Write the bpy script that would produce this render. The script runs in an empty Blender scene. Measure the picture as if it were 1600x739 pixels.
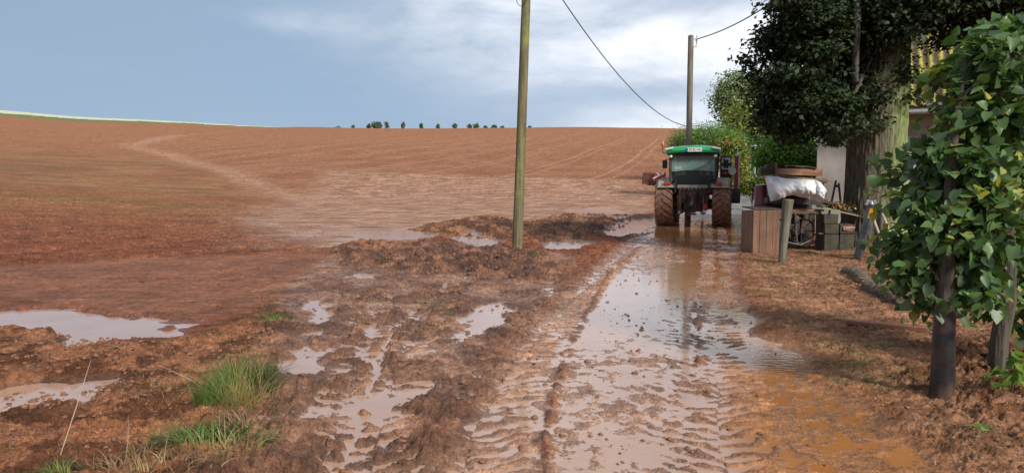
import bpy, math, random
import numpy as np
R = math.radians
random.seed(7); rng = np.random.default_rng(7)
S = bpy.context.scene
COL = S.collection

# ------------------------------------------------------------------ camera
F = 1150.0; PITCH = 4.25; EYE = 1.65
cd = bpy.data.cameras.new('camera'); cam = bpy.data.objects.new('camera', cd); COL.objects.link(cam)
cam.location = (0, 0, EYE); cam.rotation_euler = (R(90 - PITCH), 0, 0)
cd.sensor_width = 36; cd.lens = F * 36 / 1600; cd.clip_start = .05; cd.clip_end = 6000
S.camera = cam

# ------------------------------------------------------------------ world
SUN_EL, SUN_AZ = 33, 146        # azimuth clockwise from +Y (view direction)
w = bpy.data.worlds.new('World'); S.world = w; w.use_nodes = True
nt = w.node_tree; nt.nodes.clear()
def N(t, **k):
    n = nt.nodes.new(t)
    for a, b in k.items(): setattr(n, a, b)
    return n
def L(a, b): nt.links.new(a, b)
def M(op, a, b=None, c=None, clamp=False):
    n = N('ShaderNodeMath', operation=op); n.use_clamp = clamp
    for i, v in enumerate((a, b, c)):
        if v is None: continue
        if isinstance(v, (int, float)): n.inputs[i].default_value = v
        else: L(v, n.inputs[i])
    return n.outputs[0]
def MIXC(f, a, b):
    n = N('ShaderNodeMix', data_type='RGBA')
    for i, v in ((0, f), (6, a), (7, b)):
        if isinstance(v, (int, float)): n.inputs[i].default_value = v
        elif isinstance(v, tuple): n.inputs[i].default_value = (*v, 1)
        else: L(v, n.inputs[i])
    return n.outputs[2]
tc = N('ShaderNodeTexCoord'); sp = N('ShaderNodeSeparateXYZ'); L(tc.outputs['Generated'], sp.inputs[0])
sx, sy, sz = sp.outputs
az = M('ARCTAN2', sx, sy); el = M('ARCSINE', sz)
def lobe(a0, e0, wa, we, amp):
    da = M('DIVIDE', M('SUBTRACT', az, R(a0)), R(wa)); de = M('DIVIDE', M('SUBTRACT', el, R(e0)), R(we))
    q = M('ADD', M('MULTIPLY', da, da), M('MULTIPLY', de, de))
    return M('MULTIPLY', M('EXPONENT', M('MULTIPLY', q, -1)), amp)
def ncoord(sa, se, off):
    c = N('ShaderNodeCombineXYZ'); L(M('MULTIPLY', az, sa), c.inputs[0]); L(M('MULTIPLY', el, se), c.inputs[1]); c.inputs[2].default_value = off
    return c.outputs[0]
def noise(vec, detail=6, rough=.55, dist=0.0):
    n = N('ShaderNodeTexNoise'); n.inputs['Scale'].default_value = 1; n.inputs['Detail'].default_value = detail
    n.inputs['Roughness'].default_value = rough; n.inputs['Distortion'].default_value = dist; L(vec, n.inputs['Vector']); return n.outputs['Fac']
n1 = noise(ncoord(4.2, 13, 3.1), 9, .58, .5)
n2 = noise(ncoord(2.2, 5.5, 8.7), 4, .5)
n3 = noise(ncoord(15, 34, 1.7), 6, .6, .3)
m = lobe(18, 1.5, 15, 6.0, .80)
for a in ((-2, 11.5, 9, 3.2, .36), (5, 17.5, 9, 4.5, .55), (14, 11, 13, 3.5, .42), (9, 8.2, 10, 2.2, .26), (-15, 11.6, 4, .9, .30), (24, 9, 8, 6, .25),
          (9.5, 6.6, 7, 1.0, -.30), (0, 4.5, 8, 2.2, -.08), (12, 13.8, 7, 1.2, -.12)):
    m = M('ADD', m, lobe(*a))
tex = M('ADD', M('MULTIPLY', M('SUBTRACT', n1, .47), 2.7), M('MULTIPLY', M('SUBTRACT', n3, .5), .9))
act = M('MINIMUM', M('ADD', M('MULTIPLY', m, 1.2), .05), 1.0)
m = M('ADD', m, M('MULTIPLY', tex, act))
m = M('ADD', m, M('MULTIPLY', M('SUBTRACT', n2, .5), .16), clamp=True)
low = M('MULTIPLY', M('EXPONENT', M('MULTIPLY', M('MAXIMUM', el, 0), -1 / R(5))), .55, clamp=True)
storm = MIXC(low, (.295, .400, .545), (.350, .50, .72))
leftdark = M('MULTIPLY', M('SMOOTH_MIN', M('MAXIMUM', M('MULTIPLY', M('ADD', az, R(18)), -2.2), 0), 1, .3), .35)
storm = MIXC(leftdark, storm, (.265, .335, .425))
over = M('MULTIPLY', M('SUBTRACT', el, R(28)), 1.3, clamp=True)
storm = MIXC(over, storm, (.60, .66, .74))
cl = MIXC(m, storm, (1.0, 1.02, 1.08))
sky = N('ShaderNodeTexSky', sky_type='NISHITA', sun_disc=False)
sky.sun_elevation = R(SUN_EL); sky.sun_rotation = R(SUN_AZ)
bg1 = N('ShaderNodeBackground'); L(sky.outputs[0], bg1.inputs[0]); bg1.inputs[1].default_value = .08
bg2 = N('ShaderNodeBackground'); L(cl, bg2.inputs[0]); bg2.inputs[1].default_value = 1
mx = N('ShaderNodeMixShader'); mx.inputs[0].default_value = .93; L(bg1.outputs[0], mx.inputs[1]); L(bg2.outputs[0], mx.inputs[2])
wo = N('ShaderNodeOutputWorld'); L(mx.outputs[0], wo.inputs[0])

sd_ = bpy.data.lights.new('sun', 'SUN'); sun = bpy.data.objects.new('sun', sd_); COL.objects.link(sun)
sd_.energy = 3.8; sd_.angle = R(11); sd_.color = (1, .95, .87)
from mathutils import Vector, Matrix, noise as mnoise
sdir = Vector((math.sin(R(SUN_AZ)) * math.cos(R(SUN_EL)), math.cos(R(SUN_AZ)) * math.cos(R(SUN_EL)), math.sin(R(SUN_EL))))
sun.rotation_euler = (-sdir).to_track_quat('-Z', 'Y').to_euler(); sun.location = (8, -6, 12)

S.view_settings.view_transform = 'Standard'; S.view_settings.look = 'None'; S.view_settings.exposure = 0.18; S.view_settings.gamma = 1
S.cycles.max_bounces = 6; S.cycles.diffuse_bounces = 3; S.cycles.glossy_bounces = 3; S.cycles.transmission_bounces = 5
S.cycles.transparent_max_bounces = 8; S.cycles.caustics_reflective = False; S.cycles.caustics_refractive = False
S.cycles.use_denoising = True

# ------------------------------------------------------------------ maths helpers
def ray(px, py):
    u, v = (px - 800) / F, (369.5 - py) / F
    c, s = math.cos(R(PITCH)), math.sin(R(PITCH))
    return np.array([u, c + v * s, -s + v * c])
def at(px, py, y):              # the point of that pixel at depth y
    d = ray(px, py); k = y / d[1]
    return np.array([d[0] * k, y, EYE + d[2] * k])
def G(px, py, z=0.0):           # the point of that pixel on the level z
    d = ray(px, py); k = (z - EYE) / d[2]
    return np.array([d[0] * k, d[1] * k])

_pt = np.random.default_rng(3).permutation(4096); _ga = np.random.default_rng(5).random(4096) * 2 * np.pi
_gx, _gy = np.cos(_ga), np.sin(_ga)
def pn(x, y, seed=0):
    xi = np.floor(x).astype(np.int64); yi = np.floor(y).astype(np.int64); fx = x - xi; fy = y - yi
    def g(i, j, dx, dy):
        h = _pt[(_pt[(i + seed * 57) & 4095] + j) & 4095]; return _gx[h] * dx + _gy[h] * dy
    u = fx * fx * fx * (fx * (fx * 6 - 15) + 10); v = fy * fy * fy * (fy * (fy * 6 - 15) + 10)
    a = g(xi, yi, fx, fy); b = g(xi + 1, yi, fx - 1, fy); c = g(xi, yi + 1, fx, fy - 1); d = g(xi + 1, yi + 1, fx - 1, fy - 1)
    return (a + (b - a) * u + (c - a) * v + (a - b - c + d) * u * v) * 1.5
def fbm(x, y, o=4, seed=0, gain=.5):
    s = 0; a = 1
    for i in range(o):
        s = s + a * pn(x * 2 ** i + 11.3 * i, y * 2 ** i - 7.1 * i, seed + i); a *= gain
    return s
def sm(x, a, b):
    t = np.clip((x - a) / (b - a), 0, 1); return t * t * (3 - 2 * t)

# ------------------------------------------------------------------ land form
_ty = np.arange(-200, 1700, 1.0)
def table(pts, k):
    p = np.array(pts, float); t = np.interp(_ty, p[:, 0], p[:, 1])
    ker = np.hanning(2 * k + 1); ker /= ker.sum(); return np.convolve(np.pad(t, k, mode='edge'), ker, 'valid')
A_ = table([(-200, 0), (38, 0), (60, .4), (90, 2), (140, 5.8), (200, 11.9), (280, 19.4), (400, 30.4), (440, 32), (520, 30), (1700, -80)], 12)
V_ = table([(-200, 0), (30, 0), (45, .6), (60, 2.4), (80, 4.8), (150, 12), (400, 30), (440, 31), (1700, -80)], 6)
X_ = table([(-200, -9), (12, -8.5), (30, -9), (50, -13), (90, -33), (140, -61), (200, -103), (280, -124), (1700, -124)], 10)
def T(x, y):
    x = np.asarray(x, float); y = np.asarray(y, float)
    a = np.interp(y, _ty, A_); v = np.interp(y, _ty, V_); xt = np.interp(y, _ty, X_)
    s = sm(x - (.27 * y + 4), -4, 6)
    z = a * (1 - s) + v * s
    l = np.clip(xt - x, 0, None); l = l * l / (l + 5)
    z = z + .062 * l * sm(y, 8, 26)
    z = z + 1.2 * pn(x / 70, y / 90, 4) * sm(y, 60, 140)
    return z

def seg_d(X, Y, a, b):
    d = b - a; t = np.clip(((X - a[0]) * d[0] + (Y - a[1]) * d[1]) / (d @ d), 0, 1)
    return np.hypot(X - a[0] - t * d[0], Y - a[1] - t * d[1]), t
def poly_sd(X, Y, pts):          # signed distance, positive inside
    P = np.array([G(*p) for p in pts]); out = np.full(X.shape, -9.0); m = 1.5
    k = (X > P[:, 0].min() - m) & (X < P[:, 0].max() + m) & (Y > P[:, 1].min() - m) & (Y < P[:, 1].max() + m)
    x, y = X[k], Y[k]; d = np.full(x.shape, 1e9); ins = np.zeros(x.shape, bool)
    for i in range(len(P)):
        a, b = P[i], P[(i + 1) % len(P)]
        d = np.minimum(d, seg_d(x, y, a, b)[0])
        if a[1] != b[1]: ins ^= ((a[1] > y) != (b[1] > y)) & (x < (b[0] - a[0]) * (y - a[1]) / (b[1] - a[1]) + a[0])
    out[k] = np.where(ins, d, -d); return out
def line_st(X, Y, pts, hw):      # lateral distance and length along a line
    P = np.array([G(*p) for p in pts]); D = np.full(X.shape, 9.0); SS = np.zeros(X.shape); m = hw * 2 + .3
    k = (X > P[:, 0].min() - m) & (X < P[:, 0].max() + m) & (Y > P[:, 1].min() - m) & (Y < P[:, 1].max() + m)
    x, y = X[k], Y[k]; d = np.full(x.shape, 9.0); s = np.zeros(x.shape); acc = 0
    for a, b in zip(P[:-1], P[1:]):
        l = np.hypot(*(b - a)); q, t = seg_d(x, y, a, b); u = (b - a) / l
        sg = np.sign((x - a[0]) * u[1] - (y - a[1]) * u[0]); mm = q < np.abs(d)
        d = np.where(mm, q * sg, d); s = np.where(mm, acc + t * l, s); acc += l
    D[k] = d; SS[k] = s; return D, SS

ROAD = [(640, 790), (720, 640), (826, 510), (890, 445), (960, 388), (1008, 358), (1030, 330), (1120, 301), (1166, 301), (1178, 335), (1166, 365),
        (1150, 400), (1150, 440), (1185, 500), (1250, 600), (1350, 790)]
def land(X, Y):
    """height over the land form, earth colour, wetness, lane mask"""
    wx = .22 * fbm(X * 1.3, Y * 1.3, 4, 20); wy = .30 * fbm(X * 1.1, Y * 1.1, 4, 30)
    XW, YW = X + wx, Y + wy
    P = lambda pts, e=.18: sm(poly_sd(XW, YW, pts), -e, e)
    fine = fbm(X * 9, Y * 9, 3, 1); mid = fbm(X * 2.6, Y * 2.6, 4, 2); big = fbm(X * .7, Y * .7, 3, 3)
    bill = np.sqrt(np.minimum(np.abs(fbm(X * 4.6 + .5 * mid, Y * 5.2 + .4 * big, 3, 5, .6)) * 1.5, 1.0))       # rounded clods with creases
    bill2 = np.sqrt(np.minimum(np.abs(pn(X * 12 + 1.2 * mid, Y * 14, 9)) * 1.9, 1.0))
    bill3 = np.sqrt(np.minimum(np.abs(pn(X * 27 + mid, Y * 30, 19)) * 1.9, 1.0))
    near = 1 - sm(Y, 40, 70)
    # ---- zones
    road_sd = poly_sd(X + .5 * wx, Y + .5 * wy, ROAD); road = sm(road_sd, -.12, .2)
    orange = P([(1150, 470), (1130, 560), (1140, 640), (1170, 790), (1560, 790), (1430, 680), (1330, 620), (1240, 540), (1190, 500)], .2)
    mudl = P([(415, 485), (520, 395), (700, 380), (900, 400), (880, 450), (830, 505), (720, 640), (640, 800), (300, 800), (400, 600)], .3)
    berm = np.maximum(P([(505, 392), (560, 380), (700, 384), (770, 388), (850, 400), (885, 425), (850, 442), (760, 430), (640, 425), (545, 418)], .35),
                      P([(640, 362), (700, 347), (760, 340), (830, 350), (900, 332), (990, 336), (990, 352), (930, 368), (900, 385), (840, 378), (740, 372)], .5))
    heap = P([(-120, 515), (50, 520), (150, 548), (310, 532), (370, 500), (420, 480), (460, 500), (445, 600), (480, 800), (-120, 800)], .25)
    heap2 = P([(150, 640), (300, 600), (340, 640), (430, 700), (420, 800), (60, 800), (120, 700)], .3)
    bank = P([(1160, 398), (1250, 385), (1500, 385), (1750, 430), (1750, 800), (1570, 800), (1440, 680), (1330, 615), (1240, 540), (1190, 490)], .25)
    foot = P([(1440, 600), (1490, 560), (1560, 540), (1750, 540), (1750, 720), (1600, 700), (1480, 665)], .3)
    silt = P([(380, 345), (470, 322), (520, 308), (700, 316), (960, 320), (1000, 308), (1025, 318), (1010, 335), (880, 345), (700, 350), (600, 383), (500, 388), (420, 365)], 1.0)
    silt = np.maximum(silt, .9 * sm(poly_sd(X + 6 * wx, Y + 4 * wy, [(400, 335), (520, 303), (1000, 306), (1020, 330), (700, 350), (560, 385), (460, 385)]), -2.5, 2.5) )
    flat = P([(-100, 470), (-60, 425), (200, 405), (520, 395), (528, 440), (440, 478), (300, 500), (100, 480)], .4)
    pools = [[(-100, 478), (0, 482), (120, 480), (250, 497), (306, 513), (290, 526), (150, 541), (70, 540), (40, 518), (-100, 515)],
             [(-100, 620), (0, 610), (90, 600), (185, 588), (205, 600), (130, 638), (70, 626), (0, 650), (-100, 665)],
             [(490, 468), (530, 463), (522, 500), (480, 515)], [(436, 552), (480, 538), (510, 560), (490, 590), (440, 592)],
             [(566, 505), (590, 500), (596, 540), (600, 590), (575, 585), (572, 550)], [(600, 615), (630, 605), (640, 640), (610, 650)],
             [(725, 478), (770, 468), (798, 478), (790, 505), (735, 532), (700, 535), (718, 508)],
             [(560, 362), (640, 358), (700, 366), (650, 375), (560, 372)], [(700, 372), (740, 355), (790, 375), (780, 388), (720, 385)],
             [(955, 313), (1000, 308), (1018, 316), (995, 324), (965, 320)], [(840, 378), (900, 372), (940, 378), (900, 392), (850, 390)],
             [(600, 402), (650, 400), (640, 412), (600, 412)], [(560, 425), (600, 425), (590, 440), (555, 436)],
             [(880, 330), (950, 326), (1000, 338), (960, 344), (890, 338)], [(960, 345), (1020, 340), (1020, 362), (960, 372), (930, 362)]]
    pool = np.zeros(X.shape)
    for p in pools: pool = np.maximum(pool, P(p, .22) * sm(P(p, .22) + .35 * fbm(X * 4, Y * 4, 3, 90), .25, .6))
    lanepool = np.maximum(P([(1030, 345), (1142, 345), (1150, 372), (1130, 400), (1150, 440), (1130, 470), (1040, 462), (1025, 430), (1065, 405), (1050, 380), (1010, 372)], .12),
                          P([(960, 425), (1040, 430), (1060, 462), (1000, 480), (900, 520), (930, 460)], .12))
    lanepool = np.maximum(lanepool, P([(1130, 480), (1165, 478), (1205, 560), (1180, 580), (1140, 530)], .08))
    lanepool = np.maximum(lanepool, .7 * P([(890, 475), (1000, 462), (1130, 470), (1140, 540), (1000, 548), (880, 550)], .25))
    chunk = mudl * sm(fbm(X * 1.2, Y * 1.2, 3, 98), .02, .3)
    # ---- heights
    h = .030 + .010 * mid + .005 * fine
    rows = np.sin(2 * np.pi * (Y + .12 * X + .12 * mid) / .62)
    h = h + near * (1 - road) * (1 - flat) * (1 - silt) * sm(Y, 11, 16) * (.018 * rows + .045 * (bill - .6) + .045 * (bill2 - .6) + .02 * mid)
    cracks = sm(pn(X * .9 + 2 * big, Y * 8 + X * 2.2 + 1.2 * mid, 14), .42, .50) * flat * sm(pn(X * .5, Y * .8, 15), -.1, .2)
    h = h * (1 - .5 * flat) - .05 * cracks + flat * .01
    h = h * (1 - silt) + silt * (-.002 - .011 * (1 - sm(Y, 24, 34)) + .012 * fbm(X * .5, Y * 2.0, 4, 40) + .005 * fine)
    h = h * (1 - road) + road * (-.0132 + .008 * mid + .012 * fine + .009 * (bill3 - .6) + .006 * big + .006 * pn(X * 5, Y * 2.2, 97))
    h = h * (1 - orange) + orange * (-.0155 + .007 * mid + .008 * fine + .006 * (bill3 - .5) + .007 * big)
    h = h * (1 - mudl) + mudl * (.008 + .020 * mid + .022 * (bill - .6) + .016 * (bill2 - .6) + .008 * (bill3 - .6) + .008 * fine + .016 * big)
    h = h * (1 - heap) + heap * (.045 + .036 * mid + .034 * (bill - .6) + .024 * (bill2 - .6) + .010 * (bill3 - .6) + .03 * big)
    h = h + heap2 * (.04 + .03 * (bill - .6) + .01 * bill2)
    h = h * (1 - berm) + berm * (.042 + .11 * mid + .050 * (bill - .6) + .030 * (bill2 - .6) + .014 * bill3 + .10 * big)
    rise = sm(X - (.27 * Y + 1.0), 0, 6)
    h = h * (1 - bank) + bank * (.045 + .026 * mid + .016 * (bill - .6) + .014 * fine + .12 * rise + .018 * (bill2 - .6) + .009 * (bill3 - .6))
    h = h + foot * (.04 + .022 * (bill - .6) + .03 * mid + .014 * (bill2 - .6))
    h = h + chunk * (.008 + .018 * mid + .016 * (bill2 - .5))
    h = h - pool * (.035 + np.clip(h, 0, .1))
    h = h * (1 - .75 * lanepool) - .016 * lanepool
    # ---- wheel tracks
    ridge = np.zeros(X.shape)
    for pts, hw, dep, amp, lam in (([(1012, 372), (960, 405), (890, 470), (810, 550), (735, 680), (700, 800)], .38, .002, .018, .17),
                              ([(1118, 350), (1122, 430), (1112, 500), (1120, 600), (1150, 800)], .34, .003, .019, .17),
                              ([(1040, 350), (1062, 430), (1072, 480), (1060, 560), (1050, 640), (1040, 800)], .20, .003, .008, .17),
                              ([(585, 460), (565, 560), (530, 660), (470, 800)], .27, .022, .030, .19),
                              ([(700, 445), (640, 530), (600, 640), (560, 800)], .28, .026, .030, .19),
                              ([(480, 520), (430, 640), (380, 800)], .10, .02, .01, .2)):
        d, s = line_st(X + .25 * wx, Y + .25 * wy, pts, hw)
        k = 1 - sm(np.abs(d), hw * .8, hw * 1.15)
        ph = (s + .55 * np.abs(d) + .075 * mid + .04 * big) / lam + np.where(d > 0, .5, 0)
        rib = np.clip(np.sin(2 * np.pi * ph) * 1.6, -1, 1)
        keep = .25 + .85 * sm(fbm(X * 1.6, Y * 1.6, 3, 50), -.55, .0)
        h = h + k * (-dep + amp * rib * keep * (.55 + .45 * sm(np.abs(d), .03, .1)))
        lip = np.exp(-((np.abs(d) - hw * 1.2) / .07) ** 2); h = h + lip * dep * .5 * (.6 + mid)
    for pts, hw, amp in (([(1003, 384), (950, 432), (905, 512), (872, 600), (852, 700), (845, 800)], .045, .034),
                         ([(1085, 470), (1088, 520), (1092, 590)], .035, .02), ([(1020, 362), (985, 372), (955, 384)], .06, .04)):
        d, s = line_st(X + .12 * wx, Y + .12 * wy, pts, .3)
        q = np.exp(-(d / hw) ** 2); h = h + q * amp * (.45 + 1.3 * mid + .8 * fine); ridge = np.maximum(ridge, q * sm(mid + .2, -.5, .1))
    h = h * near + (1 - near) * (.03 + .05 * mid)
    # ---- earth colours
    c = lambda r, g, b: np.array([r, g, b])
    def mixc(a, b, k): return a + (b - a) * np.clip(k, 0, 1)[..., None]
    patch = sm(fbm(X * .9, Y * .9, 4, 60), -.45, .45); spk = sm(fbm(X * 7, Y * 7, 3, 61), -.1, .45)
    C = np.broadcast_to(c(.285, .112, .056), X.shape + (3,)).copy()
    fl = sm(fbm(X / 9, Y / 14, 4, 62), -.5, .5)
    C = mixc(C, c(.345, .150, .078), fl * sm(Y, 25, 90))
    C = mixc(C, c(.36, .150, .072), sm(Y, 90, 260) * .8)
    xt = np.interp(Y, _ty, X_)
    leftm = sm(xt - X, 0, 8) * sm(Y, 24, 40) * (1 - sm(Y, 110, 200))
    C = mixc(C, c(.33, .165, .070), leftm * (.15 + .40 * fl))
    C = mixc(C, c(.185, .095, .045), leftm * .55 * sm(fbm(X / 16, Y / 7, 3, 63), -.05, .35))
    C = mixc(C, c(.23, .075, .042), (1 - sm(Y, 17, 34)) * .75 * (1 - silt))
    wash = np.exp(-((X - xt + 1.5 * big) / (1.2 + .010 * Y)) ** 2) * sm(Y, 44, 60) * (1 - sm(Y, 230, 330) * .8)
    C = mixc(C, c(.50, .27, .18), wash * (.40 + .40 * patch))
    q = X - .255 * Y + 1.0 * pn(X / 45, Y / 45, 70)
    tr = np.exp(-(((q + 4) % 11.5 - 2) / (.22 + .0009 * Y)) ** 2) + np.exp(-(((q + 4) % 11.5 - 4.0) / (.22 + .0009 * Y)) ** 2) * .7
    C = mixc(C, c(.50, .255, .165), tr * sm(X - xt, 0, 12) * sm(Y, 46, 58) * (1 - sm(Y, 180, 330)) * .62 * (1 - sm(X - .27 * Y, 2, 6)))
    st1 = sm(fbm(X * .25 + big, Y * 1.1, 4, 69), -.35, .4)
    C = mixc(C, c(.52, .30, .21), silt * (.35 + .60 * st1))
    C = mixc(C, c(.24, .105, .058), silt * .6 * sm(fbm(X * .45, Y * 1.8, 4, 66), -.05, .35))
    C = mixc(C, c(.31, .118, .062), flat * .8)
    C = mixc(C, c(.44, .22, .14), (mudl + road) * (.6 + .4 * patch))
    C = mixc(C, c(.18, .072, .036), mudl * sm(fbm(X * 1.7, Y * 1.7, 4, 64), .0, .35) * .8); C = mixc(C, c(.16, .066, .036), chunk * .6)
    C = mixc(C, c(.24, .105, .055), road * (1 - lanepool) * spk * .35)
    C = mixc(C, c(.35, .155, .080), heap * (.5 + .4 * patch))
    C = mixc(C, c(.13, .052, .028), heap * sm(fbm(X * 2.1, Y * 2.1, 4, 65), -.12, .22) * .9)
    C = mixc(C, c(.30, .125, .062), berm * .9)
    C = mixc(C, c(.125, .050, .027), berm * sm(fbm(X * 1.5, Y * 1.5, 4, 67), -.25, .12) * .92)
    C = mixc(C, c(.36, .175, .102), bank * (.9)); C = mixc(C, c(.20, .09, .05), bank * sm(mid, -.2, .4) * .7); C = mixc(C, c(.44, .25, .16), bank * sm(pn(X * 15, Y * 15, 91), .3, .45) * .3)
    C = mixc(C, c(.20, .175, .060), bank * sm(fbm(X * .8, Y * .8, 3, 68), .22, .5) * .6 * spk)
    C = mixc(C, c(.42, .172, .062), orange * .9)
    C = mixc(C, c(.17, .068, .034), foot * sm(fine + mid, -.3, .4) * .8)
    C = mixc(C, c(.24, .092, .045), ridge)
    film = np.clip(1 - (h + .012) / .016, 0, 1) * np.maximum(road, mudl) * (1 - orange)
    C = mixc(C, c(.47, .27, .185), film * .75)
    # village side beyond the lane: lawn, asphalt
    vs = sm(X - (.27 * Y + 3.2), 0, 1.2) * sm(Y, 30, 36)
    C = mixc(C, c(.115, .22, .035), vs); C = mixc(C, c(.19, .25, .06), vs * sm(big, 0, .4) * .6)
    asp = sm(Y, 33, 36) * (1 - sm(Y, 47, 49)) * sm(X - .33 * Y, -3.2, -2.8) * (1 - sm(X - .33 * Y, 3.2, 3.6))
    asp = np.maximum(asp, sm(Y, 46, 48) * sm(X - (.33 * Y - 1.7), -.4, 0) * (1 - sm(X - (.33 * Y + 1.3), 0, .4)))
    C = mixc(C, c(.27, .255, .26), asp * .9); h = h * (1 - asp) + .03 * asp
    wet = np.clip(1 - (h + .012) / .045, 0, 1) * (1 - .75 * sm(Y, 30, 60)) * (1 - .4 * bank)
    wet = np.maximum(wet * (1 - .8 * silt), silt * .06); wet = np.maximum(wet, mudl * .5); wet = np.maximum(wet, road * .75); wet = np.maximum(wet, berm * .25)
    C = C * (1 - .30 * (wet * (1 - road) * (1 - orange) * (1 - silt)))[..., None] * (1 + .14 * fine)[..., None]
    return h, np.clip(C * np.where(asp > .3, 1.0, 1.0)[..., None] * c(.96, .975, .90), .01, .9), wet, road_sd, asp, vs
WL = -.012                       # standing water, measured from the land form

# ------------------------------------------------------------------ materials
MATS = {}
def bsdf(name):
    m = bpy.data.materials.new(name); m.use_nodes = True; t = m.node_tree
    return m, t, t.nodes['Principled BSDF'], t.nodes['Material Output']
def nd(t, ty, **k):
    n = t.nodes.new(ty)
    for a, b in k.items():
        if a in n.inputs.keys(): n.inputs[a].default_value = b
        else: setattr(n, a, b)
    return n
def pm(name, c1, c2=None, scale=8, rough=.6, bump=.2, metal=0, stretch=(1, 1, 1), dirt=None, dirtamt=.5, bscale=None, spec=.5, detail=6):
    """procedural surface: two colours by noise, optional third colour as dirt, bump"""
    if name in MATS: return MATS[name]
    m, t, b, o = bsdf(name); c2 = c2 or tuple(v * .6 for v in c1)
    tcn = nd(t, 'ShaderNodeTexCoord'); mp = nd(t, 'ShaderNodeMapping'); mp.inputs['Scale'].default_value = stretch
    t.links.new(tcn.outputs['Object'], mp.inputs[0])
    n = nd(t, 'ShaderNodeTexNoise', Scale=scale, Detail=detail, Roughness=.6); t.links.new(mp.outputs[0], n.inputs['Vector'])
    r = nd(t, 'ShaderNodeValToRGB'); r.color_ramp.elements[0].position = .34; r.color_ramp.elements[1].position = .66
    r.color_ramp.elements[0].color = (*c2, 1); r.color_ramp.elements[1].color = (*c1, 1)
    t.links.new(n.outputs['Fac'], r.inputs[0]); col = r.outputs[0]
    if dirt:
        n2 = nd(t, 'ShaderNodeTexNoise', Scale=scale * .35, Detail=5, Roughness=.65); t.links.new(tcn.outputs['Object'], n2.inputs['Vector'])
        r2 = nd(t, 'ShaderNodeMapRange'); r2.inputs[1].default_value = 1 - dirtamt - .12; r2.inputs[2].default_value = 1 - dirtamt + .12
        t.links.new(n2.outputs['Fac'], r2.inputs[0])
        mx = nd(t, 'ShaderNodeMix', data_type='RGBA'); t.links.new(r2.outputs[0], mx.inputs[0]); t.links.new(col, mx.inputs[6]); mx.inputs[7].default_value = (*dirt, 1)
        col = mx.outputs[2]
    t.links.new(col, b.inputs['Base Color']); b.inputs['Roughness'].default_value = rough; b.inputs['Metallic'].default_value = metal
    b.inputs['Specular IOR Level'].default_value = spec
    if bump:
        n3 = nd(t, 'ShaderNodeTexNoise', Scale=(bscale or scale * 2.5), Detail=5, Roughness=.6); t.links.new(mp.outputs[0], n3.inputs['Vector'])
        bp = nd(t, 'ShaderNodeBump', Strength=bump, Distance=.02); t.links.new(n3.outputs['Fac'], bp.inputs['Height']); t.links.new(bp.outputs[0], b.inputs['Normal'])
    MATS[name] = m; return m
def leafmat(name, dark, light, tint=None, tamt=.1, trans=.3, rough=.45, spec=.4, noise_s=.8):
    m, t, b, o = bsdf(name)
    a = nd(t, 'ShaderNodeAttribute', attribute_name='rnd')
    r = nd(t, 'ShaderNodeValToRGB'); e = r.color_ramp.elements
    e[0].position = 0; e[0].color = (*dark, 1); e[1].position = 1 - tamt; e[1].color = (*light, 1)
    if tint: q = e.new(1); q.color = (*tint, 1)
    tcn = nd(t, 'ShaderNodeTexCoord'); n = nd(t, 'ShaderNodeTexNoise', Scale=noise_s, Detail=2); t.links.new(tcn.outputs['Object'], n.inputs['Vector'])
    ad = nd(t, 'ShaderNodeMath', operation='MULTIPLY_ADD'); ad.inputs[1].default_value = .9; ad.inputs[2].default_value = -.45; t.links.new(n.outputs['Fac'], ad.inputs[0])
    ad2 = nd(t, 'ShaderNodeMath', operation='ADD'); t.links.new(ad.outputs[0], ad2.inputs[0]); t.links.new(a.outputs['Fac'], ad2.inputs[1]); t.links.new(ad2.outputs[0], r.inputs[0])
    t.links.new(r.outputs[0], b.inputs['Base Color']); b.inputs['Roughness'].default_value = rough; b.inputs['Specular IOR Level'].default_value = spec
    tr = nd(t, 'ShaderNodeBsdfTranslucent'); mu = nd(t, 'ShaderNodeMix', data_type='RGBA', blend_type='MULTIPLY'); mu.inputs[0].default_value = 1
    t.links.new(r.outputs[0], mu.inputs[6]); mu.inputs[7].default_value = (1.25, 1.4, .6, 1); t.links.new(mu.outputs[2], tr.inputs[0])
    ms = nd(t, 'ShaderNodeMixShader'); ms.inputs[0].default_value = trans
    t.links.new(b.outputs[0], ms.inputs[1]); t.links.new(tr.outputs[0], ms.inputs[2]); t.links.new(ms.outputs[0], o.inputs[0])
    return m

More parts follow.
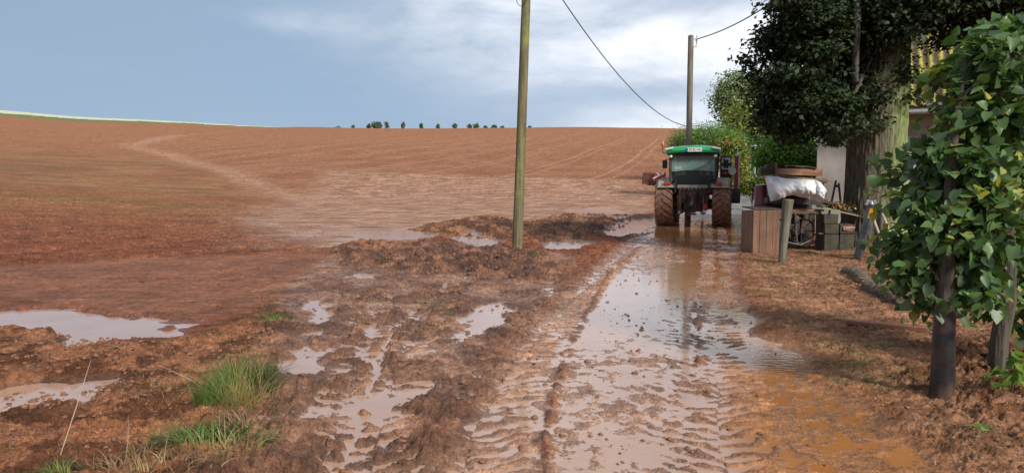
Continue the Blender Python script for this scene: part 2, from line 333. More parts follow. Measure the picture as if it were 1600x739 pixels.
# ------------------------------------------------------------------ object helpers
def tag(o, label=None, cat=None, group=None, kind=None):
    if label: o['label'] = label
    if cat: o['category'] = cat
    if group: o['group'] = group
    if kind: o['kind'] = kind
    return o
def thing(name, loc, label, cat, group=None, rz=0):
    o = bpy.data.objects.new(name, None); COL.objects.link(o); o.location = [float(v) for v in loc]; o.rotation_euler = (0, 0, rz); o.empty_display_size = .2
    return tag(o, label, cat, group)
def arr_mesh(name, V, Fc, mat, parent=None, attrs=None, smooth=False, loc=None):
    """V (n,3), Fc list of equal-length faces (m,k) array"""
    me = bpy.data.meshes.new(name); V = np.asarray(V, np.float32); Fc = np.asarray(Fc, np.int32); m, k = Fc.shape
    me.vertices.add(len(V)); me.vertices.foreach_set('co', V.ravel()); me.loops.add(m * k); me.loops.foreach_set('vertex_index', Fc.ravel())
    me.polygons.add(m); me.polygons.foreach_set('loop_start', np.arange(0, m * k, k, dtype=np.int32))
    me.update(calc_edges=True)
    if smooth: me.polygons.foreach_set('use_smooth', np.ones(m, bool))
    for an, (ty, data) in (attrs or {}).items():
        a = me.attributes.new(an, ty, 'POINT'); a.data.foreach_set('color' if ty == 'FLOAT_COLOR' else 'value', np.asarray(data, np.float32).ravel())
    o = bpy.data.objects.new(name, me); me.materials.append(mat); COL.objects.link(o)
    if parent: o.parent = parent
    if loc is not None: o.location = [float(v) for v in loc]
    return o
class MB:
    """collects shapes, then links them as ONE mesh object"""
    def __init__(s): s.v = []; s.f = []
    def add(s, v, f):
        n = len(s.v); s.v += [tuple(map(float, p)) for p in v]; s.f += [tuple(n + i for i in q) for q in f]; return s
    def box(s, c, d, rot=None, taper=1.0, jit=0):
        hx, hy, hz = d[0] / 2, d[1] / 2, d[2] / 2; vs = []
        for z in (-1, 1):
            k = taper if z > 0 else 1
            for x, y in ((-1, -1), (1, -1), (1, 1), (-1, 1)):
                p = Vector((x * hx * k, y * hy * k, z * hz))
                if jit: p += Vector((random.uniform(-jit, jit), random.uniform(-jit, jit), random.uniform(-jit, jit)))
                if rot: p = rot @ p
                vs.append(p + Vector(c))
        return s.add(vs, [(3, 2, 1, 0), (4, 5, 6, 7), (0, 1, 5, 4), (1, 2, 6, 5), (2, 3, 7, 6), (3, 0, 4, 7)])
    def tube(s, pts, r, n=8, cap=True):
        pts = [Vector(p) for p in pts]; rs = r if isinstance(r, (list, tuple)) else [r] * len(pts); vs = []; prev = None
        for i, p in enumerate(pts):
            d = (pts[min(i + 1, len(pts) - 1)] - pts[max(i - 1, 0)]).normalized()
            a = d.cross(Vector((0, 0, 1))) if abs(d.z) < .95 else d.cross(Vector((1, 0, 0)))
            a.normalize()
            if prev is not None and a.dot(prev) < 0: a = -a
            prev = a; b = d.cross(a)
            for k in range(n):
                t = 2 * math.pi * k / n; vs.append(p + (a * math.cos(t) + b * math.sin(t)) * rs[i])
        fs = [(i * n + k, i * n + (k + 1) % n, (i + 1) * n + (k + 1) % n, (i + 1) * n + k) for i in range(len(pts) - 1) for k in range(n)]
        if cap: fs += [tuple(range(n - 1, -1, -1)), tuple(range((len(pts) - 1) * n, len(pts) * n))]
        return s.add(vs, fs)
    def lathe(s, prof, n=24, axis='Z', c=(0, 0, 0)):
        vs = []
        for r, h in prof:
            for k in range(n):
                t = 2 * math.pi * k / n; p = (r * math.cos(t), r * math.sin(t), h)
                if axis == 'X': p = (h, r * math.cos(t), r * math.sin(t))
                vs.append((p[0] + c[0], p[1] + c[1], p[2] + c[2]))
        m = len(prof)
        return s.add(vs, [(i * n + k, i * n + (k + 1) % n, (i + 1) * n + (k + 1) % n, (i + 1) * n + k) for i in range(m - 1) for k in range(n)]
                     + [tuple(range(n - 1, -1, -1)), tuple(range((m - 1) * n, m * n))])
    def prism(s, poly, z0, z1, tf):
        n = len(poly); vs = [tf(x, y, z0) for x, y in poly] + [tf(x, y, z1) for x, y in poly]
        return s.add(vs, [tuple(range(n - 1, -1, -1)), tuple(range(n, 2 * n))] + [(i, (i + 1) % n, n + (i + 1) % n, n + i) for i in range(n)])
    def build(s, name, mat, parent=None, bevel=0, smooth=False, seg=2, loc=None):
        me = bpy.data.meshes.new(name); me.from_pydata(s.v, [], s.f); me.update(); me.materials.append(mat)
        o = bpy.data.objects.new(name, me); COL.objects.link(o)
        if parent: o.parent = parent
        if loc is not None: o.location = [float(v) for v in loc]
        if bevel:
            b = o.modifiers.new('bevel', 'BEVEL'); b.width = bevel; b.segments = seg; b.limit_method = 'ANGLE'; b.angle_limit = R(35)
        if smooth:
            me.polygons.foreach_set('use_smooth', [True] * len(me.polygons))
            me.set_sharp_from_angle(angle=R(40))
        return o
def rot(ax, a): return Matrix.Rotation(R(a), 3, ax)

# ------------------------------------------------------------------ ground sheet
r1 = np.exp(np.linspace(np.log(.3), np.log(2.6), 30, endpoint=False)); r2 = np.exp(np.arange(np.log(2.6), np.log(60), .0029)); r3 = np.exp(np.linspace(np.log(60.2), np.log(1600), 260))
rr = np.concatenate([r1, r2, r3])
a2 = np.arange(-40, 40.01, .058); a1 = np.arange(-180, -40, 2.0); a3 = np.arange(42, 180, 2.0); aa = np.radians(np.concatenate([a1, a2, a3]))
Rg, Ag = np.meshgrid(rr, aa, indexing='ij')
GX = Rg * np.sin(Ag); GY = Rg * np.cos(Ag)
GT = T(GX, GY)
GH, GC, GW, GR, GASP, GV = land(GX, GY)
GZ = GT + GH
# far side of the crest: a strip of green and of pale stubble on the next field
elv = (GZ - EYE) / Rg; ma = elv.max(axis=0, keepdims=True); azd = np.degrees(Ag[0])
tk = (.0033 * np.clip((-16 - azd) / 18, 0, 1.3) ** .8)[None, :]
far = (Rg > 250)
gm = far & (elv > ma - tk * 1.9) & (tk > 0); im = elv.argmax(axis=0)[None, :]; idx = np.arange(len(rr))[:, None]
gm |= (idx >= im) & far; GC[gm] = (.15, .19, .06)
wm = (far & (elv > ma - tk * .9) & (tk > 0)) | ((idx >= im) & far & (azd[None, :] < -12)); GC[wm] = (.62, .60, .42)
nr, na = GX.shape
def quads(mask_rows, wrap=True):
    i = np.arange(nr - 1)[:, None]; j = np.arange(na)[None, :]; j2 = (j + 1) % na
    return np.stack([i * na + j, i * na + j2, (i + 1) * na + j2, (i + 1) * na + j], -1)
Q = quads(None)
lane_f = (GR[:-1] > 0)
def sub(mask, Z, name, mat, GC=GC):
    f = Q[mask]; u, inv = np.unique(f, return_inverse=True); inv = inv.reshape(f.shape)
    V = np.stack([GX.ravel()[u], GY.ravel()[u], Z.ravel()[u]], -1)
    at_ = {'Col': ('FLOAT_COLOR', np.concatenate([GC.reshape(-1, 3)[u], np.ones((len(u), 1))], 1)), 'wet': ('FLOAT', GW.ravel()[u])}
    o = arr_mesh(name, V, inv, mat, attrs=at_, smooth=True); o['kind'] = 'structure'; return o
def ground_mat(name):
    m, t, b, o = bsdf(name); lk = t.links.new
    vc = nd(t, 'ShaderNodeAttribute', attribute_name='Col'); wt = nd(t, 'ShaderNodeAttribute', attribute_name='wet'); tcn = nd(t, 'ShaderNodeTexCoord')
    na_ = nd(t, 'ShaderNodeTexNoise', Scale=14, Detail=8, Roughness=.7); nb = nd(t, 'ShaderNodeTexNoise', Scale=.55, Detail=9, Roughness=.72)
    ncx = nd(t, 'ShaderNodeTexNoise', Scale=75, Detail=4, Roughness=.6)
    for q in (na_, nb, ncx): lk(tcn.outputs['Object'], q.inputs['Vector'])
    mr = nd(t, 'ShaderNodeMapRange'); mr.inputs[1].default_value = .33; mr.inputs[2].default_value = .67; mr.inputs[3].default_value = .50; mr.inputs[4].default_value = 1.45; lk(na_.outputs['Fac'], mr.inputs[0])  # same noise drives the bump, so crevice shade is painted into the colour
    mr2 = nd(t, 'ShaderNodeMapRange'); mr2.inputs[1].default_value = .35; mr2.inputs[2].default_value = .65; mr2.inputs[3].default_value = .74; mr2.inputs[4].default_value = 1.24; lk(nb.outputs['Fac'], mr2.inputs[0])
    mu0 = nd(t, 'ShaderNodeMath', operation='MULTIPLY'); lk(mr.outputs[0], mu0.inputs[0]); lk(mr2.outputs[0], mu0.inputs[1])
    nx = nd(t, 'ShaderNodeTexNoise', Scale=3.2, Detail=6, Roughness=.75); mpx = nd(t, 'ShaderNodeMapping'); mpx.inputs['Scale'].default_value = (.55, 1.2, 1); lk(tcn.outputs['Object'], mpx.inputs[0]); lk(mpx.outputs[0], nx.inputs['Vector'])
    mr3 = nd(t, 'ShaderNodeMapRange'); mr3.inputs[1].default_value = .36; mr3.inputs[2].default_value = .64; mr3.inputs[3].default_value = .68; mr3.inputs[4].default_value = 1.26; lk(nx.outputs['Fac'], mr3.inputs[0])
    mr4 = nd(t, 'ShaderNodeMapRange'); mr4.inputs[1].default_value = .36; mr4.inputs[2].default_value = .64; mr4.inputs[3].default_value = .70; mr4.inputs[4].default_value = 1.30; lk(ncx.outputs['Fac'], mr4.inputs[0])
    nr_w = nd(t, 'ShaderNodeTexNoise', Scale=1.0, Detail=5, Roughness=.7); mpr = nd(t, 'ShaderNodeMapping', vector_type='TEXTURE'); mpr.inputs['Rotation'].default_value = (0, 0, -.25); mpr.inputs['Scale'].default_value = (.45, 9, 1); lk(tcn.outputs['Object'], mpr.inputs[0]); lk(mpr.outputs[0], nr_w.inputs['Vector'])
    mr5 = nd(t, 'ShaderNodeMapRange'); mr5.inputs[1].default_value = .35; mr5.inputs[2].default_value = .65; mr5.inputs[3].default_value = .84; mr5.inputs[4].default_value = 1.16; lk(nr_w.outputs['Fac'], mr5.inputs[0])
    muf = nd(t, 'ShaderNodeMath', operation='MULTIPLY'); lk(mu0.outputs[0], muf.inputs[0]); lk(mr5.outputs[0], muf.inputs[1])
    mu1 = nd(t, 'ShaderNodeMath', operation='MULTIPLY'); lk(muf.outputs[0], mu1.inputs[0]); lk(mr3.outputs[0], mu1.inputs[1])
    mu = nd(t, 'ShaderNodeMath', operation='MULTIPLY'); lk(mu1.outputs[0], mu.inputs[0]); lk(mr4.outputs[0], mu.inputs[1])
    vm = nd(t, 'ShaderNodeVectorMath', operation='SCALE'); lk(vc.outputs['Color'], vm.inputs[0]); lk(mu.outputs[0], vm.inputs['Scale']); lk(vm.outputs[0], b.inputs['Base Color'])
    ro = nd(t, 'ShaderNodeMapRange'); ro.inputs[3].default_value = .85; ro.inputs[4].default_value = .12
    ad = nd(t, 'ShaderNodeMath', operation='MULTIPLY_ADD'); ad.inputs[1].default_value = .6; ad.inputs[2].default_value = -.3; lk(na_.outputs['Fac'], ad.inputs[0])
    a2_ = nd(t, 'ShaderNodeMath', operation='ADD'); lk(ad.outputs[0], a2_.inputs[0]); lk(wt.outputs['Fac'], a2_.inputs[1]); lk(a2_.outputs[0], ro.inputs[0]); lk(ro.outputs[0], b.inputs['Roughness'])
    sp_ = nd(t, 'ShaderNodeMapRange'); sp_.inputs[3].default_value = .12; sp_.inputs[4].default_value = .75; lk(wt.outputs['Fac'], sp_.inputs[0]); lk(sp_.outputs[0], b.inputs['Specular IOR Level'])
    b1 = nd(t, 'ShaderNodeBump', Strength=.9, Distance=.05); lk(na_.outputs['Fac'], b1.inputs['Height'])
    b2 = nd(t, 'ShaderNodeBump', Strength=.8, Distance=.012); lk(ncx.outputs['Fac'], b2.inputs['Height']); lk(b1.outputs[0], b2.inputs['Normal']); lk(b2.outputs[0], b.inputs['Normal'])
    return m
gmat = ground_mat('wet_red_earth')
sub(lane_f, GZ, 'muddy_lane', gmat); 
sub(~lane_f, GZ, 'ground', gmat)
wmask = (np.minimum.reduce([GH[:-1], GH[1:], np.roll(GH, -1, 1)[:-1], np.roll(GH, -1, 1)[1:]]) < WL) & (Rg[:-1] < 62) & (GASP[:-1] < .5) & (GV[:-1] < .5) & (Rg[:-1] > 1.2)
wmm, t, b, o = bsdf('muddy_water')
tcn = nd(t, 'ShaderNodeTexCoord'); n = nd(t, 'ShaderNodeTexNoise', Scale=1.7, Detail=5, Roughness=.6); t.links.new(tcn.outputs['Object'], n.inputs['Vector'])
r = nd(t, 'ShaderNodeValToRGB'); r.color_ramp.elements[0].position = .35; r.color_ramp.elements[1].position = .65
r.color_ramp.elements[0].color = (.88, .84, .80, 1); r.color_ramp.elements[1].color = (1, 1, 1, 1); t.links.new(n.outputs['Fac'], r.inputs[0]); vc_ = nd(t, 'ShaderNodeAttribute', attribute_name='Col'); mw_ = nd(t, 'ShaderNodeMix', data_type='RGBA', blend_type='MULTIPLY'); mw_.inputs[0].default_value = 1; t.links.new(r.outputs[0], mw_.inputs[6]); t.links.new(vc_.outputs['Color'], mw_.inputs[7]); t.links.new(mw_.outputs[2], b.inputs['Base Color'])
b.inputs['Roughness'].default_value = .05; b.inputs['IOR'].default_value = 1.6; b.inputs['Specular IOR Level'].default_value = .5
n = nd(t, 'ShaderNodeTexNoise', Scale=22, Detail=3, Roughness=.5); mp = nd(t, 'ShaderNodeMapping'); mp.inputs['Scale'].default_value = (.5, 1, 1); t.links.new(tcn.outputs['Object'], mp.inputs[0]); t.links.new(mp.outputs[0], n.inputs['Vector'])
bp = nd(t, 'ShaderNodeBump', Strength=.16, Distance=.01); t.links.new(n.outputs['Fac'], bp.inputs['Height']); t.links.new(bp.outputs[0], b.inputs['Normal'])
wn = .35 * fbm(GX * .5, GY * .5, 3, 95)
wo_ = sm(GX - (.235 * GY + .35) + wn, -.35, .5) * (1 - sm(GY, 30, 40))
wo_ = np.maximum(wo_, .8 * sm(poly_sd(GX, GY, [(1030, 345), (1142, 345), (1150, 372), (1130, 400), (1150, 440), (1130, 480), (1070, 470), (1040, 440), (1065, 405), (1050, 380), (1010, 372)]), -.3, .3))[..., None]
wcol = np.array((.50, .305, .215)) * (1 - wo_) + np.array((.42, .168, .05)) * wo_  # pale base paints sky reflection into open water; orange kept for shadowed water
sub(wmask, GT + WL, 'water', wmm, wcol)
def gz(x, y):
    h = land(np.array([[float(x)]]), np.array([[float(y)]]))[0][0, 0]
    return float(T(x, y) + h)
#PART2
# ------------------------------------------------------------------ leaves and crowns
def leaf_mesh(name, C, out, size, kind, mat, parent=None, up=.8, droop=.5, seed=0, loc=(0, 0, 0), jitter=1.0):
    g = np.random.default_rng(seed + 100); n = len(C)
    nrm = lambda v: v / (np.linalg.norm(v, axis=1, keepdims=True) + 1e-9)
    Nn = nrm(np.array([0, 0, up]) + out * .45 + g.normal(0, .5 * jitter, (n, 3)))
    Yd = out + g.normal(0, .6, (n, 3)) + np.array([0, 0, -droop]); Yd = nrm(Yd - (Yd * Nn).sum(1, keepdims=True) * Nn); Xd = np.cross(Yd, Nn)
    sz = size * (.5 + .8 * g.random(n) ** .8)[:, None, None]
    if kind == 'heart':
        t = np.array([(0, 0, 0), (.30, -.10, .05), (.50, .16, .10), (.42, .55, .08), (0, 1.05, -.14), (-.42, .55, .08), (-.50, .16, .10), (-.30, -.10, .05), (0, .42, -.03)])
        f = np.array([(0, 1, 2, 8), (8, 2, 3, 4), (8, 4, 5, 6), (0, 8, 6, 7)])
    elif kind == 'strip':
        t = np.array([(0, 0, 0), (.11, .5, .03), (0, 1.2, -.12), (-.11, .5, .03)]); f = np.array([(0, 1, 2, 3)])
    else:
        t = np.array([(0, 0, 0), (.38, .45, .10), (0, 1, -.08), (-.38, .45, .10)]); f = np.array([(0, 1, 2, 3)])
    t = np.broadcast_to(t, (n,) + t.shape) * sz * np.array([1, 1, 1])
    t = t * np.stack([g.uniform(.8, 1.1, n), np.ones(n), g.uniform(.3, 2.0, n)], -1)[:, None, :]
    V = C[:, None, :] + t[..., 0:1] * Xd[:, None, :] + t[..., 1:2] * Yd[:, None, :] + t[..., 2:3] * Nn[:, None, :]
    k = V.shape[1]; Fc = (f[None] + (np.arange(n) * k)[:, None, None]).reshape(-1, f.shape[1])
    rn = np.repeat(g.random(n), k)
    return arr_mesh(name, V.reshape(-1, 3) - np.array(loc), Fc, mat, parent, attrs={'rnd': ('FLOAT', rn)})
def blob_pts(blobs, per, seed, clump=.28, shell=.45):
    """leaf positions: clumps of leaves scattered through ellipsoids, denser towards their skin"""
    g = np.random.default_rng(seed); Cs, Os = [], []
    for (cx, cy, cz, rx, ry, rz, n) in blobs:
        m = max(3, int(n / per)); d = g.normal(size=(m, 3)); d /= np.linalg.norm(d, axis=1, keepdims=True)
        r = g.random(m) ** shell; r = r * (1 + .16 * np.sin(d[:, 0] * 5 + cx) * np.cos(d[:, 2] * 6 + cz) + .10 * g.normal(size=m))
        cc = np.array([cx, cy, cz]) + d * r[:, None] * np.array([rx, ry, rz])
        P = np.repeat(cc, per, 0) + g.normal(0, clump, (m * per, 3)) * np.array([1, 1, .6]); O = np.repeat(d, per, 0) + g.normal(0, .35, (m * per, 3))
        Cs.append(P); Os.append(O)
    C = np.concatenate(Cs); O = np.concatenate(Os); return C, O / np.linalg.norm(O, axis=1, keepdims=True)
def limbs(base, blobs, r0, loc, k=2, seed=1, frac=.9, path=None):
    g = random.Random(seed); mb = MB(); base = Vector(base) - Vector(loc)
    for (cx, cy, cz, rx, ry, rz, n) in blobs:
        for q in range(k):
            e = Vector((cx, cy, cz)) - Vector(loc) + Vector((g.uniform(-1, 1) * rx, g.uniform(-1, 1) * ry, g.uniform(-.6, .8) * rz)) * frac
            s = base + Vector((0, 0, g.uniform(-.25, .25) * abs(e.z - base.z)))
            if path:
                pz = [q_[2] - loc[2] for q_ in path]; zz = min(max(e.z - g.uniform(.10, .45), pz[2]), pz[-1] - .05)
                s = Vector([float(np.interp(zz, pz, [q_[i_] - loc[i_] for q_ in path])) for i_ in range(3)])
            mid = s.lerp(e, .5) + Vector((g.uniform(-.1, .1), g.uniform(-.1, .1), .12)) * (e - s).length
            pts = [s, s.lerp(mid, .5) + (mid - s.lerp(e, .5)) * .3, mid, mid.lerp(e, .6), e]
            mb.tube(pts, [r0, r0 * .75, r0 * .5, r0 * .3, r0 * .1], 6)
            for u in range(3):
                a = mid.lerp(e, g.uniform(.1, .8)); bb = a + Vector((g.uniform(-1, 1) * rx, g.uniform(-1, 1) * ry, g.uniform(-.3, .8) * rz)) * .5
                mb.tube([a, a.lerp(bb, .5) + Vector((0, 0, .05 * rz)), bb], [r0 * .3, r0 * .2, r0 * .06], 5)
    return mb
def px_blob(px, py, y, rpx, rpy, ry, n):
    p = at(px, py, y); return (p[0], p[1], p[2], rpx / F * y, ry, rpy / F * y, n)

M_bark = pm('bark', (.13, .105, .075), (.045, .035, .027), scale=9, rough=.9, bump=.9, stretch=(2.2, 2.2, .35))
M_algae = None
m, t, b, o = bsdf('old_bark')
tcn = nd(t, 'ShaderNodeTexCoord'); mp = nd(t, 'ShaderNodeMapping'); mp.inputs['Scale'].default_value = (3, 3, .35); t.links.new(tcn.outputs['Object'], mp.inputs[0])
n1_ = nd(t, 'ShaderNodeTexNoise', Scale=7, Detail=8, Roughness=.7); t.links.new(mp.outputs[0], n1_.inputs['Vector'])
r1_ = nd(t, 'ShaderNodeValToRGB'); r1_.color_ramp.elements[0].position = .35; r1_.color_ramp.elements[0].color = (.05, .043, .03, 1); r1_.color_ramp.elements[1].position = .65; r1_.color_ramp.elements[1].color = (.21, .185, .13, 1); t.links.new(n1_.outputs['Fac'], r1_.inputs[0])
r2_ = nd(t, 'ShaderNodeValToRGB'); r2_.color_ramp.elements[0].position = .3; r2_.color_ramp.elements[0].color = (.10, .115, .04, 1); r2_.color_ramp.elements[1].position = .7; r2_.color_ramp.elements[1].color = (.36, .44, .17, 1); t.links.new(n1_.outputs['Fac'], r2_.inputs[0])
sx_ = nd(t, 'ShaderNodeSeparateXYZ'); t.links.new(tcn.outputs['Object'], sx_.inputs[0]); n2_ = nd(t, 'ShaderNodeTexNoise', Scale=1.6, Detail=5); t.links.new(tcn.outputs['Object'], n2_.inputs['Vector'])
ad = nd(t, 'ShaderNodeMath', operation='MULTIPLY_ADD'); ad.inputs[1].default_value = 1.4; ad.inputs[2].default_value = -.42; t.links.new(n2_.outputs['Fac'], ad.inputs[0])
a2_ = nd(t, 'ShaderNodeMath', operation='MULTIPLY_ADD'); a2_.inputs[1].default_value = 1.5; t.links.new(sx_.outputs[0], a2_.inputs[0]); t.links.new(ad.outputs[0], a2_.inputs[2]); a2_.use_clamp = True  # green algae towards the right, its paler tone also paints the sunlit side
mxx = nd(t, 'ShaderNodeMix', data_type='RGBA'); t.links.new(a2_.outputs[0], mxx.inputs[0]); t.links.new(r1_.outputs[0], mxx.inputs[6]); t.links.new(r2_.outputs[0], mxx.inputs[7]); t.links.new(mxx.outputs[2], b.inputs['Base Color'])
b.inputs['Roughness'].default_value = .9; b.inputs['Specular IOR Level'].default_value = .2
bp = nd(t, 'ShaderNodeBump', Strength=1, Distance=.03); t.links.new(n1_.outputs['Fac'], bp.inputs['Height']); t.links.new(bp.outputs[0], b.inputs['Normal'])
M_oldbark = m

def trunk_mesh(name, path, rad, mat, parent, ns=40, ridge=.06, nr_=16, seed=0, loc=(0, 0, 0), sub_=14):
    """tapered trunk along a path with bark ridges"""
    P = np.array(path, float) - np.array(loc); m = (len(P) - 1) * sub_ + 1; tt = np.linspace(0, len(P) - 1, m)
    C = np.stack([np.interp(tt, range(len(P)), P[:, i]) for i in range(3)], -1); rd = np.interp(tt, range(len(P)), rad)
    th = np.linspace(0, 2 * np.pi, ns, endpoint=False); TT, HH = np.meshgrid(th, C[:, 2], indexing='xy')
    rg = np.abs(fbm(TT * nr_ / 6.2832, HH * 1.1, 3, seed)) * 1.6 - .5
    dsp = 1 + ridge * rg + .05 * pn(np.cos(TT) * 1.5, np.sin(TT) * 1.5 + HH * .4, seed + 2)
    V = np.stack([C[:, None, 0] + rd[:, None] * dsp * np.cos(TT), C[:, None, 1] + rd[:, None] * dsp * np.sin(TT), HH], -1).reshape(-1, 3)
    i = np.arange(m - 1)[:, None]; j = np.arange(ns)[None]; j2 = (j + 1) % ns
    return arr_mesh(name, V, np.stack([i * ns + j, i * ns + j2, (i + 1) * ns + j2, (i + 1) * ns + j], -1).reshape(-1, 4), mat, parent, smooth=True)

# ------------------------------------------------------------------ house
M_plaster = pm('plaster', (.56, .52, .46), (.44, .40, .35), scale=1.2, rough=.9, bump=.35, bscale=60, dirt=(.33, .28, .23), dirtamt=.38)
M_wood = pm('grey_wood', (.24, .20, .16), (.13, .10, .08), scale=6, rough=.8, bump=.4, stretch=(1, 1, .1))
hx0 = at(1275, 300, 22.8)[0]; hz = gz(12, 22.8)
house = thing('farmhouse', (hx0, 22.8, hz - .05), 'pale plastered farmhouse with mossy tiled roof standing behind the big tree trunk', 'house', rz=R(-25))
HW = 17.0; EZ = float(at(1430, 158, 22.2)[2]) - hz + .05
mb = MB(); mb.box((HW / 2, 4.5, EZ / 2 - .15), (HW, 9, EZ + .3)); mb.build('wall', M_plaster, house)
mb = MB(); mb.prism([(0, EZ), (9, EZ), (4.5, EZ + 3.6)], .0, .3, lambda x, y, z: (z, x, y)); mb.build('gable', M_plaster, house)
m, t, b, o = bsdf('mossy_tiles')
tcn = nd(t, 'ShaderNodeTexCoord'); nn = nd(t, 'ShaderNodeTexNoise', Scale=1.1, Detail=8, Roughness=.7); n3 = nd(t, 'ShaderNodeTexNoise', Scale=12, Detail=6, Roughness=.7)
for q in (nn, n3): t.links.new(tcn.outputs['Object'], q.inputs['Vector'])
at_ = nd(t, 'ShaderNodeAttribute', attribute_name='crest'); ad = nd(t, 'ShaderNodeMath', operation='MULTIPLY_ADD'); ad.inputs[1].default_value = .55; t.links.new(at_.outputs['Fac'], ad.inputs[0])
a3_ = nd(t, 'ShaderNodeMath', operation='MULTIPLY_ADD'); a3_.inputs[1].default_value = 1.5; a3_.inputs[2].default_value = -.55; t.links.new(nn.outputs['Fac'], a3_.inputs[0]); t.links.new(a3_.outputs[0], ad.inputs[2])
a4_ = nd(t, 'ShaderNodeMath', operation='MULTIPLY_ADD'); a4_.inputs[1].default_value = 1.2; a4_.inputs[2].default_value = -.6; t.links.new(n3.outputs['Fac'], a4_.inputs[0]); a5_ = nd(t, 'ShaderNodeMath', operation='ADD'); t.links.new(a4_.outputs[0], a5_.inputs[0]); t.links.new(ad.outputs[0], a5_.inputs[1])
r = nd(t, 'ShaderNodeValToRGB'); e = r.color_ramp.elements; e[0].position = .18; e[0].color = (.085, .045, .032, 1); e[1].position = .75; e[1].color = (.42, .38, .07, 1); q = e.new(.45); q.color = (.15, .13, .04, 1)
t.links.new(a5_.outputs[0], r.inputs[0]); t.links.new(r.outputs[0], b.inputs['Base Color']); b.inputs['Roughness'].default_value = .85
bp = nd(t, 'ShaderNodeBump', Strength=.8, Distance=.03); t.links.new(n3.outputs['Fac'], bp.inputs['Height']); t.links.new(bp.outputs[0], b.inputs['Normal'])
M_tile = m
def roof_sheet(y0, z0, y1, z1):
    xs = np.arange(-.5, HW + .5, .030); L_ = math.hypot(y1 - y0, z1 - z0); ss = np.arange(0, L_, .06); XX, SS_ = np.meshgrid(xs, ss)
    row = SS_ / .36; cr = np.clip(np.sin(2 * np.pi * XX / .27), -.75, 1)
    hgt = .038 * cr + .045 * (1 - (row % 1)) + .008 * pn(XX * 3, SS_ * 3, 80) + .01 * pn(np.floor(row) * 1.7, np.floor(XX / .27) * 1.3, 81)
    ny, nz = -(z1 - z0) / L_ * np.sign(y1 - y0), abs(y1 - y0) / L_
    V = np.stack([XX, y0 + (y1 - y0) * SS_ / L_ + ny * hgt, z0 + (z1 - z0) * SS_ / L_ + nz * hgt], -1).reshape(-1, 3)
    V2 = V - np.array([0, ny, nz]) * .05; n, k = XX.shape; i = np.arange(n - 1)[:, None]; j = np.arange(k - 1)[None]
    top = np.stack([i * k + j, i * k + j + 1, (i + 1) * k + j + 1, (i + 1) * k + j], -1).reshape(-1, 4)
    e_ = np.arange(k - 1); edge = np.stack([e_, n * k + e_, n * k + e_ + 1, e_ + 1], -1)
    return arr_mesh('roof', np.concatenate([V, V2]), np.concatenate([top, top[:, ::-1] + n * k, edge]), M_tile, house, attrs={'crest': ('FLOAT', np.tile((cr.ravel() + .75) / 1.75, 2))})
roof_sheet(-.7, EZ - .30, 4.5, EZ + 3.9); roof_sheet(9.7, EZ - .30, 4.5, EZ + 3.9)
mb = MB()
for k in range(24): MB().box((.2 + k * .72, -.32, EZ - .14), (.09, .8, .12), rot('X', 38)).build('rafter', M_wood, house)
MB().box((HW / 2, -.66, EZ - .30), (HW + .8, .03, .20)).build('eave_board', pm('grey_board', (.33, .32, .31), (.16, .15, .15), scale=5, rough=.8, stretch=(.3, 3, 3)), house)
mb = MB(); mb.box((HW / 2, -.35, EZ - .36), (HW + .4, .62, .02)); mb.build('soffit', M_wood, house)
mb = MB(); mb.tube([(-.5, -.80, EZ - .44), (HW + .5, -.80, EZ - .44)], .065, 10); mb.build('gutter', pm('zinc', (.42, .42, .42), (.30, .29, .28), rough=.5, metal=.6), house)

# ------------------------------------------------------------------ the big dark tree
TY = 17.9; tb = at(1362, 400, TY); tz = float(T(tb[0], TY))
lt = thing('linden_tree', (tb[0], TY, tz), 'huge old tree with thick mossy trunk and nearly black foliage over the lane', 'tree')
p0 = (tb[0], TY, tz - .2); path = [p0, (tb[0] + .0, TY, tz + .5), (tb[0] + .02, TY, tz + 1.6), (tb[0] + .02, TY, tz + 3.2), (tb[0] + .05, TY, tz + 5), (tb[0] + .1, TY, tz + 8)]
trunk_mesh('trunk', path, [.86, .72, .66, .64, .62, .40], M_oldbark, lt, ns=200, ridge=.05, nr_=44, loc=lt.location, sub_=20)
mb = MB(); q = at(1335, 125, TY - 1.5); q2 = at(1340, 20, TY - 1.7)
mb.tube([Vector((tb[0] - .35, TY - .6, tz + 3.3)) - lt.location, Vector(q) - lt.location, Vector(q2) - lt.location, Vector(q2) - lt.location + Vector((.1, .1, 2))], [.10, .085, .075, .05], 10)
mb.build('side_stem', pm('pale_bark', (.26, .25, .21), (.13, .12, .10), scale=8, rough=.9, bump=.5, stretch=(2, 2, .4)), lt, smooth=True)
